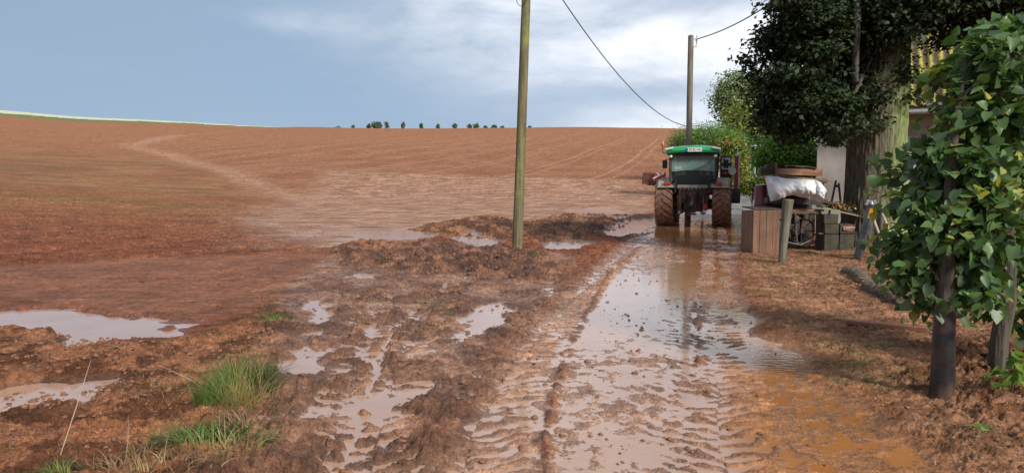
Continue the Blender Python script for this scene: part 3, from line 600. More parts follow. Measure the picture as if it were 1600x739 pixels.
LB = [px_blob(*a) for a in ((1290, 110, 17, 80, 62, 1.8, 9000), (1240, 150, 17, 52, 42, 1.4, 5000), (1210, 105, 16.8, 50, 30, 1.1, 3000), (1262, 190, 17, 66, 26, 1.3, 5500), (1215, 180, 17.2, 34, 16, .9, 1400),
      (1320, 170, 16.3, 50, 34, .8, 3500), (1250, 60, 17, 60, 40, 1.5, 5000), (1330, 40, 16.6, 75, 55, 1.8, 8000), (1240, 10, 17.4, 55, 35, 1.5, 3500), (1185, 97, 16.7, 26, 8, .4, 280), (1172, 90, 16.6, 14, 5, .3, 90),
      (1420, 5, 16.6, 70, 40, 1.6, 5000), (1500, -5, 16.8, 70, 38, 1.5, 4500), (1580, 10, 16.8, 60, 40, 1.5, 3800), (1440, 38, 17, 36, 18, .7, 700), (1416, 110, 17.2, 12, 40, .4, 300), (1470, 62, 17, 24, 14, .6, 300), (1500, 40, 17, 26, 24, .6, 500), (1432, 150, 17.2, 16, 8, .4, 90),
      (1300, -90, 17.5, 130, 90, 2.6, 5000), (1480, -110, 17.5, 150, 90, 2.6, 5000), (1600, 80, 18, 40, 60, .8, 1200), (1385, 45, 16.2, 40, 40, .7, 1700), (1310, 205, 16.6, 24, 11, .6, 700), (1196, 140, 16.8, 30, 20, .8, 900), (1200, 190, 16.8, 34, 24, .9, 2200), (1205, 60, 16.8, 30, 26, .8, 1200), (1225, 205, 16.8, 40, 14, .9, 1800), (1280, 212, 16.7, 50, 10, .8, 1500), (1170, 172, 16.6, 14, 8, .4, 120), (1305, 110, 16.0, 28, 60, .6, 1400))]
def in_poly(x, y, P):
    r = False
    for i in range(len(P)):
        (x1, y1), (x2, y2) = P[i], P[(i + 1) % len(P)]
        if (y1 > y) != (y2 > y) and x < (x2 - x1) * (y - y1) / (y2 - y1) + x1: r = not r
    return r
LB = [b_ for b_ in LB if b_[0] > at(1350, 0, b_[1])[0] or b_[2] > 7]
OUT = [(1232, -60), (1226, 5), (1212, 42), (1205, 70), (1196, 92), (1210, 112), (1196, 128), (1192, 160), (1206, 190), (1222, 208), (1262, 214), (1325, 214), (1345, 190), (1356, 140), (1360, -60)]
gb = random.Random(12); nb_ = 0
while nb_ < 150:
    bx1, by1 = gb.uniform(1180, 1360), gb.uniform(-60, 216)
    if not in_poly(bx1, by1, OUT): continue
    dd = gb.uniform(15.4, 19.2)
    if 1312 < bx1 < 1362 and 25 < by1 < 150: dd = gb.uniform(16.8, 19)
    LB.append(px_blob(bx1, by1, dd, gb.uniform(18, 40), gb.uniform(5, 11), gb.uniform(.5, 1.1), gb.randint(220, 420))); nb_ += 1
for a in ((1178, 94, 16.6, 22, 4, .3, 150), (1160, 90, 16.5, 9, 3, .2, 40), (1192, 74, 16.6, 18, 5, .4, 120), (1205, 40, 16.8, 18, 5, .4, 130), (1180, 118, 16.6, 16, 5, .4, 120), (1176, 160, 16.6, 14, 4, .4, 90), (1190, 188, 16.8, 18, 5, .4, 140), (1218, 12, 16.8, 16, 6, .4, 120), (1300, 216, 16.2, 34, 5, .5, 260), (1245, 216, 16.6, 26, 4, .5, 180)): LB.append(px_blob(*a))
C_, O_ = blob_pts(LB, 10, 11, clump=.13, shell=.6)
leaf_mesh('crown', C_, O_, .115, 'simple', leafmat('linden_leaves', (.014, .022, .011), (.052, .080, .032), trans=.12, rough=.5, spec=.22), lt, seed=1, loc=lt.location, up=1.0)
limbs((tb[0], TY, tz + 4.6), LB[::9], .11, lt.location, k=1, seed=4).build('branches', M_bark, lt)

# ------------------------------------------------------------------ young trees at the right edge
M_heart = leafmat('young_leaves', (.045, .085, .030), (.17, .28, .095), tint=(.46, .40, .08), tamt=.07, trans=.35, rough=.42, spec=.42, noise_s=1.6)
M_guard = pm('black_sleeve', (.030, .028, .028), (.015, .014, .014), scale=5, rough=.38, bump=.25, dirt=(.16, .08, .05), dirtamt=.42)
def young(base_px, pathpx, rads, blobs, label, seed, guard=None, size=.084):
    g_ = G(*base_px); z0 = gz(*g_); d0 = g_[1]
    t_ = thing('young_tree', (g_[0], g_[1], z0), label, 'tree', 'young trees beside the lane')
    pth = [(g_[0], d0, z0 - .1)] + [tuple(at(px, py, d0 + dy)) for px, py, dy in pathpx]
    trunk_mesh('trunk', pth, rads, M_bark, t_, ns=24, ridge=.10, nr_=9, loc=t_.location, seed=seed, sub_=8)
    bl = [px_blob(*a) for a in blobs]
    C, O = blob_pts([b_[:6] + (int(b_[6] * 1.25),) for b_ in bl], 6, seed, clump=.08, shell=.5)
    k = C[:, 1] > 3.4; C, O = C[k], O[k]
    leaf_mesh('crown', C, O, size, 'heart', M_heart, t_, seed=seed, loc=t_.location, up=.7, droop=.9)
    limbs(pth[-2], bl, .013, t_.location, k=2, seed=seed, path=pth).build('branches', M_bark, t_)
    if guard:
        mb = MB(); p1, p2 = Vector(pth[0]) - t_.location, Vector(at(guard[0], guard[1], d0)) - t_.location
        mb.tube([p1, p1.lerp(p2, .33) + Vector((.004, 0, 0)), p1.lerp(p2, .66), p2], [.084, .083, .077, .072], 24); mb.build('trunk_sleeve', M_guard, t_, smooth=True)
    return t_
young((1470, 632), [(1472, 560, 0), (1477, 480, 0), (1480, 390, .02), (1484, 300, .05), (1492, 200, .1), (1510, 90, .15)], [.078, .072, .064, .054, .040, .026, .010],
      [(1500, 370, 5.5, 66, 54, .45, 520), (1440, 325, 5.7, 42, 42, .35, 190), (1432, 420, 5.6, 40, 42, .32, 170), (1385, 380, 5.8, 24, 18, .15, 34), (1490, 270, 5.6, 52, 60, .45, 470), (1512, 175, 5.6, 40, 58, .40, 330), (1470, 125, 5.7, 18, 22, .2, 60),
       (1545, 95, 5.6, 44, 46, .40, 300), (1590, 60, 5.8, 40, 36, .4, 260), (1585, 180, 5.6, 36, 60, .35, 260), (1400, 262, 6.0, 30, 9, .12, 26), (1450, 478, 5.8, 34, 18, .25, 60), (1545, 320, 5.4, 44, 60, .35, 250), (1520, 445, 5.4, 44, 36, .3, 170), (1425, 228, 6.0, 16, 14, .1, 22)],
      'young tree with a black sleeve round its trunk, nearest the lane', 21, guard=(1477, 478))
young((1556, 594), [(1562, 530, 0), (1574, 470, 0), (1576, 390, 0), (1570, 300, .05), (1580, 180, .1), (1590, 60, .1)], [.075, .07, .064, .056, .05, .035, .015],
      [(1575, 230, 6.4, 56, 80, .50, 620), (1585, 100, 6.3, 52, 60, .45, 420), (1590, 380, 6.6, 50, 66, .45, 380), (1530, 460, 6.5, 40, 38, .35, 180), (1640, 300, 6.7, 50, 120, .5, 520), (1600, 480, 6.3, 42, 32, .3, 200), (1640, 90, 6.7, 50, 80, .4, 300), (1520, 300, 6.9, 50, 60, .3, 220)],
      'young tree with a bare brown trunk at the right edge', 22)

# ------------------------------------------------------------------ greenery down the lane
def shrub(name, label, cat, blobs, size, mat, seed, kind='simple', trunk_r=.12, clump=.25, group=None, per=10, base=None, y=None, up=.8):
    bl = [px_blob(*a) for a in blobs]; bx = base if base is not None else bl[0][0]; by = y or bl[0][1]; z0 = float(T(bx, by))
    t_ = thing(name, (bx, by, z0), label, cat, group)
    C, O = blob_pts(bl, per, seed, clump=clump, shell=.42); C[:, 2] = np.maximum(C[:, 2], z0 + .03)
    leaf_mesh('foliage' if trunk_r < .1 else 'crown', C, O, size, kind, mat, t_, seed=seed, loc=t_.location, up=up)
    top = sum(b_[2] for b_ in bl) / len(bl)
    mb = MB(); mb.tube([(0, 0, -.2), (0, 0, (top - z0) * .5), (0, 0, (top - z0))], [trunk_r, trunk_r * .7, trunk_r * .4], 8); mb.build('trunk' if trunk_r >= .1 else 'stem', M_bark, t_)
    limbs((bx, by, z0 + (top - z0) * .4), bl, trunk_r * .45, t_.location, k=2, seed=seed).build('branches', M_bark, t_)
    return t_
L1 = leafmat('willow_leaves', (.075, .14, .035), (.20, .33, .08), tint=(.32, .42, .06), tamt=.12, trans=.3, rough=.5, noise_s=.5)
L2 = leafmat('olive_leaves', (.10, .14, .055), (.30, .36, .17), tint=(.55, .56, .38), tamt=.2, trans=.3, rough=.5, noise_s=.4)
L3 = leafmat('amber_leaves', (.11, .15, .03), (.30, .33, .07), tint=(.45, .28, .06), tamt=.15, trans=.3, noise_s=.4)
L4 = leafmat('dark_leaves', (.022, .045, .018), (.060, .095, .030), trans=.2, noise_s=.5)
L5 = leafmat('fresh_leaves', (.075, .17, .028), (.21, .38, .06), tint=(.36, .52, .08), tamt=.1, trans=.35, noise_s=.9)
L6 = leafmat('flowering_leaves', (.05, .09, .02), (.14, .19, .03), tint=(.62, .50, .03), tamt=.28, trans=.3, noise_s=2.5)
L7 = leafmat('autumn_leaves', (.30, .20, .04), (.55, .42, .10), trans=.3)
shrub('willow_bush', 'rounded grey green willow bush behind the tractor roof', 'bush', [(1100, 216, 60, 52, 24, 2.2, 9000), (1078, 226, 60, 34, 20, 1.8, 4600), (1120, 224, 59, 40, 26, 1.8, 6500), (1098, 250, 60, 50, 22, 1.8, 2600)], .22, L1, 31, 'strip', trunk_r=.14, clump=.3)
shrub('yellow_green_bush', 'yellow green bush right of the tractor beacon', 'bush', [(1142, 235, 56, 22, 24, 1.2, 3200), (1150, 262, 55, 20, 20, 1.2, 2200)], .2, L3, 32, trunk_r=.12)
shrub('poplar_tree', 'tall pale olive tree, highest and farthest of the trees down the lane', 'tree', [(1148, 142, 82, 27, 30, 2.2, 4600), (1136, 165, 82, 20, 24, 2.0, 2400), (1180, 140, 82, 34, 34, 2.4, 4200), (1205, 165, 82, 34, 40, 2.4, 3200), (1165, 175, 82, 30, 30, 2, 2500)], .30, L2, 33, trunk_r=.3, clump=.45)
shrub('autumn_tinged_tree', 'leafy tree with orange tinged leaves between the willow bush and the dark crown', 'tree', [(1165, 188, 72, 34, 28, 2.2, 3600), (1190, 205, 72, 34, 30, 2.2, 3600), (1150, 212, 72, 24, 24, 1.8, 2000), (1215, 200, 72, 28, 30, 2, 2600)], .26, L3, 34, trunk_r=.25, clump=.4)
shrub('dark_green_tree', 'dark green tree at the end of the lane above the lawn', 'tree', [(1165, 228, 70, 20, 22, 1.6, 2600), (1182, 236, 76, 24, 24, 1.5, 2200), (1205, 225, 76, 26, 26, 1.5, 2600)], .24, L4, 35, trunk_r=.2, clump=.35)  # dark green is the foliage's own colour
shrub('hazel_bush', 'bright green bush left of the pale house wall, above the timber stack', 'bush', [(1222, 236, 31, 34, 24, 1.1, 5200), (1205, 252, 31, 24, 18, .9, 2200), (1250, 240, 30, 26, 20, .9, 3200), (1255, 262, 30, 26, 16, .8, 1600), (1222, 275, 31, 34, 22, .9, 2400)], .125, L5, 36, trunk_r=.12, clump=.2)
shrub('flower_bush', 'low bush with yellow flowers at the lane edge beyond the tractor', 'bush', [(1176, 290, 40, 17, 14, .6, 2400), (1162, 292, 40.5, 9, 12, .4, 900), (1190, 288, 39.5, 12, 16, .5, 1200)], .10, L6, 37, trunk_r=.05, clump=.1)
shrub('golden_bush', 'small golden leaved bush beside the white canopied mower', 'bush', [(1167, 247, 66, 5.5, 9, .4, 420)], .14, L7, 38, trunk_r=.05, clump=.1)
# trees along the skyline
M_far = leafmat('far_leaves', (.095, .135, .08), (.15, .20, .10), trans=.2, noise_s=.1)  # lightened leaf colour paints distance haze into the crowns
hz_words = {0: 'low round bush, leftmost on the skyline', 2: 'narrow tree touching the left side of the broad skyline tree', 3: 'broadest round tree on the skyline of the field', 4: 'slim tree touching the right side of the broad skyline tree'}
HZ = [(530, 10, 5), (554, 4, 7), (578, 5, 9), (590, 17, 12), (606, 6, 12), (631, 4.5, 11), (659, 4, 8), (685, 4, 6), (711, 6, 7), (734, 6, 6), (744, 8, 7), (759, 4, 4), (772, 8, 5), (785, 3, 3), (827, 5, 4)]
names = {1: 'small slim tree on the skyline next to the leftmost bush', 5: 'lone slim tree on the skyline, first one right of the broad tree group', 6: 'small lone skyline tree, second right of the broad tree group',
         7: 'tiny lone skyline tree, third right of the broad tree group', 8: 'small round skyline tree, fourth right of the broad tree group', 9: 'left one of a touching pair of small skyline trees', 10: 'right one of a touching pair of small skyline trees',
         11: 'tiny skyline bush just right of the touching pair of small trees', 12: 'low skyline bush, second left of the near wooden pole', 13: 'tiniest skyline bush, nearest the left side of the near wooden pole', 14: 'small skyline bush just right of the near wooden pole'}
names.update(hz_words)
def skyline_y(px, Y):
    x = (px - 800) / F * Y; return x, float(T(x, Y))
for i, (px, wd, ht) in enumerate(HZ):
    Y = 428; x, z0 = skyline_y(px, Y); s_ = Y / F; H = ht * s_ * 1.0 + .3; W_ = wd * s_
    t_ = thing('skyline_tree' if ht > 5 else 'skyline_bush', (x, Y, z0), names[i], 'tree' if ht > 5 else 'bush', 'trees on the skyline of the field')
    C, O = blob_pts([(0, 0, H * .58, W_ / 2, W_ / 2, H * .44, 420 if wd < 12 else 1500), (W_ * .1, 0, H * .35, W_ / 2.3, W_ / 2.3, H * .25, 160 if wd < 12 else 500)], 8, 50 + i, clump=.22)
    leaf_mesh('crown', C, O, .62, 'simple', M_far, t_, seed=50 + i)
    mb = MB(); mb.tube([(0, 0, -.6), (0, 0, H * .7)], [.16, .08], 6); mb.build('trunk', M_bark, t_)

# ------------------------------------------------------------------ poles and cables
M_pole = pm('green_stained_pole', (.20, .17, .085), (.085, .072, .040), scale=5, rough=.85, bump=.6, stretch=(3, 3, .18), dirt=(.23, .25, .06), dirtamt=.40)
M_pole2 = pm('weathered_pole', (.25, .215, .165), (.12, .10, .075), scale=5, rough=.85, bump=.6, stretch=(3, 3, .18), dirt=(.14, .12, .08), dirtamt=.4)
M_steel = pm('dull_steel', (.26, .26, .27), (.14, .13, .13), rough=.5, metal=.7, scale=14)
M_porc = pm('porcelain', (.70, .70, .68), (.60, .60, .58), rough=.2, bump=0)
M_cable = pm('black_cable', (.035, .035, .037), (.025, .025, .027), rough=.5, bump=0)
def pole(base, top, r0, r1_, mat, label):
    t_ = thing('utility_pole', base, label, 'utility pole', 'wooden poles carrying the cable'); v = Vector(top) - Vector(base)
    trunk_mesh('shaft', [tuple(Vector((0, 0, 0)) - v * .03), tuple(v * .3), tuple(v * .7), tuple(v)], [r0, r0 * .93, r1_ * 1.08, r1_], mat, t_, ns=28, ridge=.03, nr_=12, sub_=20)
    mb = MB(); mb.lathe([(r1_ * 1.02, 0), (r1_ * .7, .04), (r1_ * .1, .06)], 20, c=tuple(v)); mb.build('cap', M_pole2, t_)
    return t_, v
g0 = G(808, 392); z0 = gz(*g0); b0 = (g0[0], g0[1], z0); ptop = at(822, 0, g0[1]); k = (7.0 - z0) / (ptop[2] - z0); top0 = tuple(np.array(b0) + (ptop - np.array(b0)) * k)
p1, v1 = pole(b0, top0, .125, .10, M_pole, 'near leaning wooden pole with green algae standing between field and lane')
mb = MB(); lp = Vector(at(816, 5, g0[1] - .1)) - p1.location
mb.tube([lp + Vector((.12 * math.cos(a) - .02, -.06, .16 * math.sin(a) * 1.2 + .1)) for a in np.linspace(-2.9, 2.9, 18)], .008, 6); mb.build('cable_loop', M_cable, p1)
mb = MB(); mb.tube([lp + Vector((.0, -.05, .30)), lp + Vector((.22, -.05, .33)), lp + Vector((.24, -.05, .50))], .014, 6); mb.build('bracket', M_steel, p1)
mb = MB(); mb.tube([Vector(top0) - p1.location + Vector((.02, 0, -.15)), Vector(top0) - p1.location + Vector((.2, 0, -.15)), Vector(top0) - p1.location + Vector((.22, 0, 0))], .014, 6); mb.build('cable_hook', M_steel, p1)
Y2 = 31.5; x2 = at(1075, 300, Y2)[0]; z2 = float(T(x2, Y2)); tp = at(1079.5, 57, Y2)
p2, v2 = pole((x2, Y2, z2), tuple(tp), .135, .115, M_pole2, 'farther wooden pole rising from behind the tractor roof')
mb = MB(); mb.tube([v2 + Vector((.1, 0, -.45)), v2 + Vector((.24, 0, -.45)), v2 + Vector((.24, 0, .02))], .016, 6); mb.tube([v2 + Vector((.1, 0, -.12)), v2 + Vector((.24, 0, -.12))], .014, 6); mb.build('bracket', M_steel, p2)
mb = MB(); mb.lathe([(.02, -.08), (.05, -.06), (.035, -.02), (.05, .01), (.03, .05), (.015, .07)], 12, c=tuple(v2 + Vector((.24, 0, -.14)))); mb.build('insulator', M_porc, p2, smooth=True); mb = MB(); mb.lathe([(.02, -.05), (.04, -.03), (.03, .02), (.01, .05)], 12, c=tuple(v2 + Vector((.24, 0, -.40)))); mb.build('insulator', M_porc, p2, smooth=True)
def cable(pts, r, label, name='cable'):
    mb = MB(); o_ = Vector(pts[0]); mb.tube([Vector(p) - o_ for p in pts], r, 6); o = mb.build(name, M_cable, loc=o_); return tag(o, label, 'cable', 'cables between the poles')
tt = np.linspace(0, .75, 46); pts = [(.33 + 20.3 * s, g0[1] + .1 + 46.9 * s, 7.2 - 15.6 * s + 21.5 * s * s) for s in tt]
d0_ = np.array(top0) + np.array((.2, 0, 0)) - np.array(pts[0]); pts = [tuple(np.array(p) + d0_ * max(0, 1 - i / 3)) for i, p in enumerate(pts)]
k3 = len(pts) * 3 // 4; e3 = at(1163, 172, 71); s3 = np.array(pts[k3]); pts = pts[:k3] + [tuple(s3 + (e3 - s3) * u - np.array((0, 0, 1.0 * math.sin(math.pi * u)))) for u in np.linspace(0, 1, 14)]
cable(pts, .016, 'thin cable sagging from the near pole down towards the willow bush')
q = np.array(tp) + np.array((.24, 0, -.12)); e_ = at(1345, -110, 22.5)
cable([tuple(q + (e_ - q) * s - np.array((0, 0, .9 * 4 * s * (1 - s) * .55))) for s in np.linspace(0, 1, 26)], .022, 'black cable rising from the farther pole to the house roof')

# ------------------------------------------------------------------ tractor
M_green = pm('green_paint', (.02, .36, .11), (.018, .27, .085), scale=3, rough=.28, bump=.03, dirt=(.20, .30, .16), dirtamt=.32)
M_black = pm('black_plastic', (.022, .022, .023), (.013, .013, .013), scale=6, rough=.5, bump=.1, dirt=(.10, .058, .038), dirtamt=.42)
M_greasy = pm('muddy_iron', (.040, .034, .030), (.014, .012, .011), scale=9, rough=.6, bump=.6, dirt=(.16, .085, .050), dirtamt=.50)
M_tyre = pm('muddy_tyre', (.30, .145, .085), (.15, .072, .044), scale=7, rough=.75, bump=.7, dirt=(.055, .034, .026), dirtamt=.30)
M_rim = pm('dirty_rim', (.20, .12, .07), (.10, .07, .05), scale=6, rough=.7, dirt=(.30, .30, .28), dirtamt=.3)
M_red = pm('red_paint', (.50, .035, .025), (.36, .025, .02), scale=4, rough=.4, bump=.05, dirt=(.25, .12, .08), dirtamt=.3)
M_white = pm('white_paint', (.78, .78, .76), (.62, .60, .57), scale=5, rough=.45, bump=.03)
M_orange = pm('orange_lens', (.75, .16, .02), (.55, .10, .015), rough=.25, bump=0)
M_lens = pm('red_lens', (.42, .05, .025), (.30, .05, .03), rough=.3, bump=0)
M_fender = pm('muddy_fender', (.33, .31, .25), (.20, .19, .12), scale=6, rough=.6, bump=.2, dirt=(.24, .13, .08), dirtamt=.40)
M_rust = pm('rusty_steel', (.24, .095, .045), (.12, .048, .028), scale=9, rough=.75, bump=.3)
m, t, b, o = bsdf('tinted_sheen_glass'); b.inputs['Base Color'].default_value = (.34, .50, .46, 1); b.inputs['Roughness'].default_value = .12  # pale teal base paints a sky reflection over the tinted panes
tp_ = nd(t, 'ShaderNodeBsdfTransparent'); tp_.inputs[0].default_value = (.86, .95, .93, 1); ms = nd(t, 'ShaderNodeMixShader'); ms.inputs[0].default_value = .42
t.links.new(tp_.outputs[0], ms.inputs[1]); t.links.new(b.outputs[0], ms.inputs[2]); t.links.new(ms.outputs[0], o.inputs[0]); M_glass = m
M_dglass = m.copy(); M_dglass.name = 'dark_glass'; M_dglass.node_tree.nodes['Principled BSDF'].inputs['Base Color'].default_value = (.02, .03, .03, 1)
tr0 = at(1083, 353, 27.9); TX, TYY = tr0[0], tr0[1]; TZ = float(T(TX, TYY)) - .035
tr = thing('tractor', (TX, TYY, TZ), 'muddy tractor with a green cab roof seen from behind on the flooded lane', 'tractor', rz=R(-17.5))
def tyre(rad, wd, nl):
    mb = MB(); h = wd / 2
    prof = [(rad * .56, -h * .80), (rad * .72, -h * 1.0), (rad * .90, -h * 1.0), (rad * .955, -h * .86), (rad * .975, 0), (rad * .955, h * .86), (rad * .90, h * 1.0), (rad * .72, h * 1.0), (rad * .56, h * .80)]
    mb.lathe(prof, 48, 'X')
    for s in (-1, 1):
        for k in range(nl):
            th0 = 2 * math.pi * (k + (.5 if s > 0 else 0)) / nl; secs = []
            for u in (0.0, .35, .7, 1.04):
                x = s * (h * u + (.0 if u else -.02)); th = th0 - .30 * u; rb = rad * (.972 - .03 * u * u); rt = rad * (1.018 - .022 * u * u); dw = .018 + .018 * (1 - u)
                secs.append([(x, -math.cos(th + e) * r_, math.sin(th + e) * r_) for r_, e in ((rb - .03, -dw * 2.0), (rt, -dw), (rt, dw), (rb - .03, dw * 2.0))])
            vs = [p for sec in secs for p in sec]; fs = [(0, 1, 2, 3), (15, 14, 13, 12)]
            for i in range(3):
                for j in range(4): a = i * 4 + j; b2 = i * 4 + (j + 1) % 4; fs.append((a, a + 4, b2 + 4, b2))
            mb.add(vs, fs)
    return mb
def rimmb(rad, wd):
    mb = MB(); mb.lathe([(rad * .57, -wd * .42), (rad * .57, wd * .42)], 32, 'X'); mb.lathe([(rad * .5, -wd * .2), (rad * .2, -wd * .30), (rad * .16, wd * .36), (rad * .1, wd * .38)], 24, 'X')
    for k in range(8): a = k * math.pi / 4; mb.box((wd * .30, rad * .28 * math.cos(a), rad * .28 * math.sin(a)), (.05, .05, .05))
    return mb
def wheel(name, x, y, rad, wd, nl):
    o = thing(name, (x, y, rad), None, None); o.parent = tr
    tyre(rad, wd, nl).build('tyre', M_tyre, o); rimmb(rad, wd).build('rim', M_rim, o); return o
for s in (-1, 1):
    wheel('rear_wheel', s * 1.04, 0, .875, .66, 21); wheel('front_wheel', s * 1.02, 2.75, .66, .50, 19)
Bx = lambda name, c, d, mat, r_=None, bv=.02, par=None, tp=1.0: MB().box(c, d, r_, tp).build(name, mat, par or tr, bevel=bv)
# fenders
for s in (-1, 1):
    mb = MB(); n = 14
    for k in range(n):
        a0 = R(38 + k * 9.0); a1_ = R(38 + (k + 1) * 9.0)
        vs = []
        for a in (a0, a1_):
            for x, rr_ in ((s * .62, .98), (s * 1.26, .96), (s * 1.33, .88), (s * 1.31, .86), (s * 1.24, .93), (s * .62, .95)): vs.append((x, -math.cos(a) * rr_, .875 + math.sin(a) * rr_))
        fs = [(j, (j + 1) % 6, 6 + (j + 1) % 6, 6 + j) for j in range(6)] + ([tuple(range(5, -1, -1))] if k == 0 else []) + ([tuple(range(6, 12))] if k == n - 1 else [])
        mb.add(vs, fs)
    f_ = mb.build('fender', M_fender, tr)
    MB().box((s * .93, -.70, 1.62), (.24, .08, .13)).build('tail_light', M_lens, f_, bevel=.015)
    MB().box((s * .62, -.30, 1.52), (.05, .95, .52)).build('inner_panel', M_black, f_, bevel=.01)
# cab
mb = MB()
cabz0, cabz1 = 1.42, 2.70; wb, wt = .78, .84; yr, yf = -.62, .95
cor = {}
for s in (-1, 1):
    mb.tube([(s * wb, yr, cabz0), (s * (wb + .04), yr - .03, 2.1), (s * wt, yr + .04, cabz1)], [.055, .05, .045], 8)
    mb.tube([(s * wb, yf, cabz0 - .3), (s * wt, yf - .1, cabz1)], [.05, .04], 8); mb.tube([(s * (wb + .02), .2, cabz0), (s * wt, .2, cabz1)], [.04, .035], 8)
    mb.tube([(s * wb, yr, cabz0 + .02), (s * wb, yf, cabz0 - .1)], .05, 8)
mb.tube([(-wt, yr + .04, cabz1 - .03), (wt, yr + .04, cabz1 - .03)], .05, 8); mb.tube([(-wb, yr, cabz0), (wb, yr, cabz0)], .06, 8)
mb.tube([(-wb, yf, cabz0 - .2), (wb, yf, cabz0 - .2)], .05, 8)
cf = mb.build('cab_frame', M_black, tr, smooth=True)
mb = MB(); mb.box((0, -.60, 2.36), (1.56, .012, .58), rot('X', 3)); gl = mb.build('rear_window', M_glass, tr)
mb = MB(); mb.tube([(x, -.645 + .03 * (x / .8) ** 2, 2.10 - .10 * (x / .8) ** 2) for x in np.linspace(-.78, .78, 13)], .022, 6); mb.tube([(.02, -.66, 2.12), (.5, -.66, 2.30)], .010, 5); mb.build('window_bar', M_black, gl, smooth=True)
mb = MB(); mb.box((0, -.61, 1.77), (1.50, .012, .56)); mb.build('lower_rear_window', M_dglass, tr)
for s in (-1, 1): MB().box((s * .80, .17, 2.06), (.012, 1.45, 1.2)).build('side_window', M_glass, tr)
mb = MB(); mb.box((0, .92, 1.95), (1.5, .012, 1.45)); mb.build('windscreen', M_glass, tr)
mb = MB(); mb.box((0, -.15, 1.62), (.58, .5, .16), taper=.9); mb.box((0, -.36, 1.93), (.54, .14, .60), rot('X', 8), taper=.8); st = mb.build('seat', pm('seat_cloth', (.03, .03, .032), (.02, .02, .02), rough=.9), tr, bevel=.05)
MB().box((0, -.40, 2.30), (.28, .10, .18)).build('headrest', M_black, st, bevel=.04)
MB().box((0, -.50, 1.68), (1.45, .06, .50)).build('black_cab_panel', M_black, tr, bevel=.02)  # black panel added to keep the lower rear window dark
MB().box((.36, -.45, 1.98), (.10, .06, .34)).build('control_panel', M_red, tr, bevel=.01)
mb = MB(); mb.tube([(.19 * math.cos(a), .45 + .08 * math.sin(a), 1.95 + .17 * math.sin(a)) for a in np.linspace(0, 2 * math.pi, 20)], .018, 6); mb.tube([(0, .8, 1.4), (0, .45, 1.95)], .03, 6); mb.build('steering_wheel', M_black, tr)
MB().box((-.55, -.585, 2.20), (.26, .008, .09), rot('X', 3)).build('window_sticker', M_white, tr)
MB().box((.34, -.55, 2.42), (.10, .02, .26)).build('document_holder', M_white, tr)
# roof: crowned, green, white corner lamps
def roofp():
    mb = MB(); xs = np.linspace(-.97, .97, 13); secs = []
    prof = [(-.92, 2.76), (-.95, 2.84), (-.90, 2.95), (-.70, 3.01), (.2, 3.06), (.9, 3.0), (1.12, 2.90), (1.12, 2.80), (.9, 2.74), (0, 2.72)]
    for x in xs:
        k = 1 - .05 * (x / 1.03) ** 2 * 1.0; dz = -.10 * abs(x / 1.03) ** 2.5
        secs.append([(x, y * k, 2.74 + (z - 2.74) * (1 - .35 * abs(x / 1.03) ** 3) + dz * .35) for y, z in prof])
    n = len(prof); vs = [p for s_ in secs for p in s_]
    mb.add(vs, [(i * n + j, i * n + (j + 1) % n, (i + 1) * n + (j + 1) % n, (i + 1) * n + j) for i in range(len(xs) - 1) for j in range(n)] + [tuple(range(n - 1, -1, -1)), tuple(range((len(xs) - 1) * n, len(xs) * n))])
    return mb
rf = roofp().build('roof', M_green, tr, smooth=True)
MB().box((0, .05, 2.70), (1.84, 1.75, .09)).build('roof_lining', M_black, rf, bevel=.03)
for s in (-1, 1):
    MB().box((s * .84, -.955, 2.90), (.30, .06, .07), rot('Y', s * 12)).build('corner_lamp', M_white, rf, bevel=.012)
    MB().lathe([(.03, -.05), (.055, -.04), (.06, .03), (.05, .04)], 14, c=(s * .80, -.80, 2.62)).build('work_lamp', M_orange if 0 else M_white, tr, smooth=True)
pl = MB().box((.04, -.962, 2.845), (.56, .014, .145)).build('licence_plate', M_white, tr, bevel=.004)
M_blue = pm('blue_band', (.02, .06, .38), (.02, .05, .32), rough=.4, bump=0)
MB().box((-.205, -.971, 2.845), (.055, .006, .135)).build('blue_band', M_blue, pl)
tx = bpy.data.curves.new('plate_text', 'FONT'); tx.body = 'ZZ EL 142'; tx.size = .115; tx.align_x = 'CENTER'; tx.align_y = 'CENTER'; tx.extrude = .002; tx.materials.append(M_black)
to_ = bpy.data.objects.new('plate_text', tx); COL.objects.link(to_); bpy.context.view_layer.update(); cm = bpy.data.meshes.new_from_object(to_.evaluated_get(bpy.context.evaluated_depsgraph_get())); bpy.data.objects.remove(to_); to = bpy.data.objects.new('characters', cm); COL.objects.link(to); to.parent = pl; to.location = (.07, -.973, 2.845); to.rotation_euler = (R(90), 0, 0); to.scale = (.86, 1, 1)
# beacons and mirrors
for s, tip in ((-1, 0), (1, .12)):
    t1_ = MB().tube([(s * .98, -.55, 2.74), (s * 1.12, -.55, 2.76), (s * (1.13 + tip * .3), -.55, 3.02)], .018, 6).build('beacon_arm', M_black, tr)
    MB().lathe([(.062, 0), (.065, .03), (.052, .14), (.03, .17), (.005, .175)], 16, c=(s * (1.13 + tip * .3), -.55, 3.02)).build('beacon', M_orange, t1_, smooth=True)
    t2_ = MB().tube([(s * .84, .75, 2.52), (s * 1.10, .55, 2.55), (s * 1.14, .5, 2.50)], .016, 6).build('mirror_arm', M_black, tr)
    MB().box((s * 1.14, .47, 2.36), (.19, .07, .33)).build('mirror', M_black, t2_, bevel=.04)
